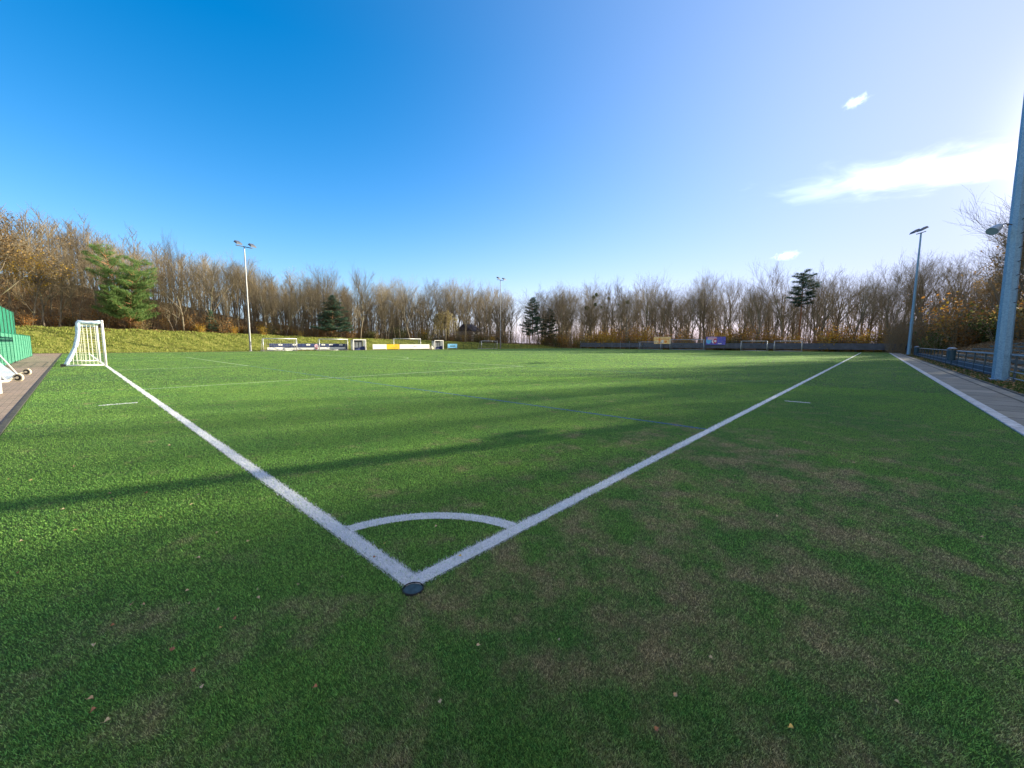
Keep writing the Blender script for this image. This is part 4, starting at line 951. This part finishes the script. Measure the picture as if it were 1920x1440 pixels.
for x_, y_, s_ in [(58.5, -15, 1.12), (67.0, -15.2, 1.0)]:  # two trees added on the slope to cast shade bands over the pitch
    put_tree(BARE[3], 'bare_tree', 'leafless dark tree on the slope above the terrace', 'tree', 'bare trees on the right slope', x_, y_, s_, x_)
# -- shrubs
rd = random.Random(909)
def put_shrub(kind, x, y, s, where):
    pr = SHR[kind][rd.randrange(2)]
    put_tree(pr, 'shrub', '%s-leaved shrub %s' % (kind, where), 'shrub', kind+' shrubs '+where, x, y, s, rd.uniform(0, 6.28), trunk='stems')
for i in range(46):
    x = rd.uniform(-8, 40); y = rd.uniform(77.2, 81.5); k_ = rd.choices(['yellow', 'orange', 'brown', 'green'], [2, 3, 5, 1.2])[0]
    put_shrub(k_, x, y, rd.uniform(.45, .95), 'at the wood edge on the left bank')
for i in range(34):
    x = rd.uniform(40, 92); y = rd.uniform(77.5, 82); k_ = rd.choices(['yellow', 'orange', 'brown', 'green'], [.5, 1, 4, 4])[0]
    put_shrub(k_, x, y, rd.uniform(.7, 1.25), 'at the wood edge behind the far boards')
for i in range(80):
    y = rd.uniform(-8, 76); x = rd.uniform(98.4, 101.5); k_ = rd.choices(['yellow', 'orange', 'brown', 'green'], [5, 3, 2, 1])[0]
    put_shrub(k_, x, y, rd.uniform(.9, 1.7), 'behind the screened fence')
for i in range(40):
    x = rd.uniform(44, 98); y = rd.uniform(-20, -13.2); k_ = rd.choices(['yellow', 'orange', 'brown', 'green'], [2, 3, 6, 2])[0]
    put_shrub(k_, x, y, rd.uniform(.8, 1.7), 'on the slope above the terrace')
for i in range(44):
    x = rd.uniform(76, 99); y = rd.uniform(-19, -7.5); k_ = rd.choices(['yellow', 'orange', 'brown', 'green'], [.2, 1, 6, 4])[0]
    put_shrub(k_, x, y, rd.uniform(1.2, 2.3), 'in the thicket behind the far mast')
put_shrub('yellow', 12.6, 76.6, .6, 'alone at the foot of the wood right of the big pine')
put_shrub('yellow', 27.4, 76.8, .55, 'alone at the wood edge left of the dark pine')

# -- mistletoe balls
rdm = random.Random(5); P_ = []
mm = MB()
for i in range(130):
    a = Vector((rdm.gauss(0, 1), rdm.gauss(0, 1), rdm.gauss(0, 1))).normalized(); e_ = a*rdm.uniform(.3, .45); mm.tube((0, 0, 0), e_, .012, .008, 3, cap=False)
    for q in range(3):
        for qq in leaf_quads([e_+Vector((rdm.gauss(0, .06), rdm.gauss(0, .06), rdm.gauss(0, .06)))], rdm, .06): mm.add(qq, [(0, 1, 2, 3)])
mist = mm.mesh('mistletoe_ball', M_LGRN)
for i in range(9):
    o = bpy.data.objects.new('mistletoe_ball', mist); C.objects.link(o); y = 56+rdm.uniform(-7, 7); x = 100.5+rdm.uniform(-1, 2)
    o.location = (x, y, rdm.uniform(11, 15.2)); s_ = rdm.uniform(.8, 1.6); o.scale = (s_,)*3
    tag(o, 'dark mistletoe ball high in the bare trees behind the far corner', 'mistletoe', 'mistletoe balls in the tree tops')

# -- house far behind the trees
h0 = empty('house', (82.5, 92.5, hz(82.5, 92.5)), R(20)); tag(h0, 'dark-roofed house seen between bare trees left of the tall dark pine', 'house')
MB().box(-3, -2.5, -.3, 3, 2.5, 3.0).build('wall', M_HWALL, h0)
mb = MB(); mb.add([(-3.4, -3, 2.9), (3.4, -3, 2.9), (3.4, 3, 2.9), (-3.4, 3, 2.9), (-3.4, 0, 5.2), (3.4, 0, 5.2)], [(0, 1, 5, 4), (2, 3, 4, 5), (0, 4, 3), (1, 2, 5), (3, 2, 1, 0)]); mb.build('roof', M_HROOF, h0)
for xx in (-1.6, 1.2):
    wd_ = MB().box(xx, -2.56, 1.0, xx+.9, -2.503, 2.2).build('window', M_WHITE, h0); MB().box(xx+.08, -2.575, 1.08, xx+.82, -2.563, 2.12).build('pane', M_LAMP, wd_)

# -- the wood beyond, one mass
def mass(name, pts, label, nseed, Hm):
    rdd = random.Random(nseed); tw = MB()
    for (x, y) in pts:
        H = Hm*rdd.uniform(.75, 1.1); z0 = hz(x, y); b = Vector((x, y, z0-.3)); tp = b+Vector((rdd.gauss(0, .6), rdd.gauss(0, .6), H))
        tw.path([b, b.lerp(tp, .5), tp], [.13, .10, .03], 4)
        for k_ in range(15):
            f_ = rdd.uniform(.12, 1); s0 = b.lerp(tp, f_); a = rdd.uniform(0, 6.28); l_ = (1.15-f_)*H*.30+.6
            e_ = s0+Vector((math.cos(a)*l_*.55, math.sin(a)*l_*.55, l_*.9)); tw.path([s0, s0.lerp(e_, .5)+Vector((0, 0, -.1)), e_], [.04, .03, .015], 3)
            for q in range(5):
                s1 = s0.lerp(e_, rdd.uniform(.3, 1)); a2 = rdd.uniform(0, 6.28); l2 = rdd.uniform(.5, 1.5); tw.tube(s1, s1+Vector((math.cos(a2)*l2*.6, math.sin(a2)*l2*.6, l2*.8)), .016, .01, 3, cap=False)
    o = tw.build(name, M_TWIG); tag(o, label, 'wood', kind='stuff')
rd2 = random.Random(8)
mass('distant_wood', [(rd2.uniform(-20, 120), rd2.uniform(96, 112)) for _ in range(260)], 'leafless wood standing behind the trees of the far bank', 1, 11)
mass('distant_wood', [(rd2.uniform(-6, 64), rd2.uniform(91, 104)) for _ in range(170)], 'leafless thin-stemmed wood crowding the top of the left ridge', 4, 9)
mass('distant_wood', [(rd2.uniform(117, 136), rd2.uniform(-30, 95)) for _ in range(380)], 'leafless wood standing behind the trees of the far end', 2, 13)
mass('distant_wood', [(rd2.uniform(55, 116), rd2.uniform(-46, -32)) for _ in range(70)], 'leafless wood standing behind the trees of the right slope', 3, 12)

# -- ground cover: meadow tufts on the bank, leaf litter in the wood and on the terrace
def scatter(name, x, y, label, cat, mat, hmin, hmax, wmin, wmax, flat=False):
    n_ = len(x); z = height(x, y); th = rng.random(n_)*6.283; w_ = wmin+(wmax-wmin)*rng.random(n_); h_ = hmin+(hmax-hmin)*rng.random(n_)
    P = np.zeros((n_, 4, 3)); b = np.stack([x, y, z], 1); s_ = np.stack([np.cos(th)*w_, np.sin(th)*w_, np.zeros(n_)], 1)
    if flat:
        t_ = np.stack([-np.sin(th)*w_*.8, np.cos(th)*w_*.8, rng.normal(0, .5, n_)*w_], 1); u_ = np.stack([np.zeros(n_)]*2+[h_], 1)
        P[:, 0] = b-s_+u_; P[:, 1] = b-t_+u_; P[:, 2] = b+s_+u_; P[:, 3] = b+t_+u_
    else:
        l_ = np.stack([rng.normal(0, .35, n_)*h_, rng.normal(0, .35, n_)*h_, h_], 1)
        P[:, 0] = b-s_; P[:, 1] = b+s_; P[:, 2] = b+s_*.3+l_; P[:, 3] = b-s_*.3+l_
    o = bpy.data.objects.new(name, tri_cloud(name, P, mat, faces=4)); C.objects.link(o); return tag(o, label, cat, kind='stuff')
n = 60000; x = rng.uniform(-12, 98, n); y = 67.6+rng.random(n)*9.5
scatter('meadow_grass', x, y, 'rough sunlit meadow grass covering the long far bank', 'grass', M_TUFT, .05, .24, .015, .07)
n = 50000; x = rng.uniform(-14, 98, n); y = 76.5+rng.random(n)*14
scatter('leaf_litter', x, y, 'brown leaf litter under the trees of the far bank', 'leaf litter', M_LITTER, .0, .10, .05, .13, True)
n = 26000; y = rng.uniform(-14, 80, n); x = 101+rng.random(n)*10
scatter('leaf_litter', x, y, 'leaf litter under the trees of the far end', 'leaf litter', M_LITTER, .0, .10, .05, .13, True)
n = 70000; x = 8+rng.random(n)**1.2*85; y = -7.0-rng.random(n)**1.5*14
scatter('leaf_litter', x, y, 'brown leaf litter over the terrace and its slope', 'leaf litter', M_LITTER, .02, .12, .03, .09, True)
n = 30000; x = 6+rng.random(n)**1.6*84; y = rng.uniform(-6.9, -4.8, n)
scatter('verge_grass', x, y, 'green grass on the verge along the railing', 'grass', M_LGRN, .03, .10, .004, .02)
n = 5200; x = 6+rng.random(n)**1.6*84; y = rng.uniform(-6.6, -4.75, n)
scatter('verge_leaves', x, y, 'fallen yellow and brown leaves on the verge by the railing', 'leaf litter', [M_LITTER, M_LTAN][0], .05, .10, .02, .05, True)
# low thicket in the wood
def thicket(name, xy, label, mats, hmax, sd):
    r_ = random.Random(sd); tw = MB()
    for (x_, y_) in xy:
        z_ = hz(x_, y_); h_ = hmax*r_.uniform(.3, 1); a = r_.uniform(0, 6.28)
        b = Vector((x_, y_, z_-.05)); e_ = b+Vector((math.cos(a)*h_*.35, math.sin(a)*h_*.35, h_)); tw.path([b, b.lerp(e_, .55)+Vector((0, 0, .08*h_)), e_], [.018, .014, .007], 3)
        for q in range(4):
            s1 = b.lerp(e_, r_.uniform(.3, 1)); a2 = r_.uniform(0, 6.28); l2 = h_*r_.uniform(.2, .4); tw.tube(s1, s1+Vector((math.cos(a2)*l2*.7, math.sin(a2)*l2*.7, l2*.7)), .010, .006, 3, cap=False)
        if r_.random() < .5:
            for qq in leaf_quads([b.lerp(e_, r_.uniform(.4, 1.1))+Vector((r_.gauss(0, .25), r_.gauss(0, .25), 0)) for _ in range(5)], r_, .08): tw.add(qq, [(0, 1, 2, 3)], 1)
    o = tw.build(name, mats); tag(o, label, 'undergrowth', kind='stuff')
r3 = random.Random(6)
thicket('undergrowth', [(r3.uniform(86, 116), r3.uniform(-30, -3)) for _ in range(3600)], 'dense dark thicket behind the far mast at right', [M_TWIG, M_LBRN], 7.5, 9)
thicket('undergrowth', [(r3.uniform(-14, 99), r3.uniform(77.5, 98)) for _ in range(4600)], 'tangle of thin stems and brown leaves on the far bank', [M_TWIG, M_LBRN], 4.2, 1)
thicket('undergrowth', [(r3.uniform(98.5, 112), r3.uniform(-14, 84)) for _ in range(4600)], 'tangle of thin stems and tan leaves behind the far fence', [M_TWIG, M_LORG], 4.8, 2)
thicket('undergrowth', [(r3.uniform(30, 102), r3.uniform(-30, -13)) for _ in range(3600)], 'tangle of stems and brown leaves on the slope above the terrace', [M_TWIG, M_LBRN], 3.6, 3)
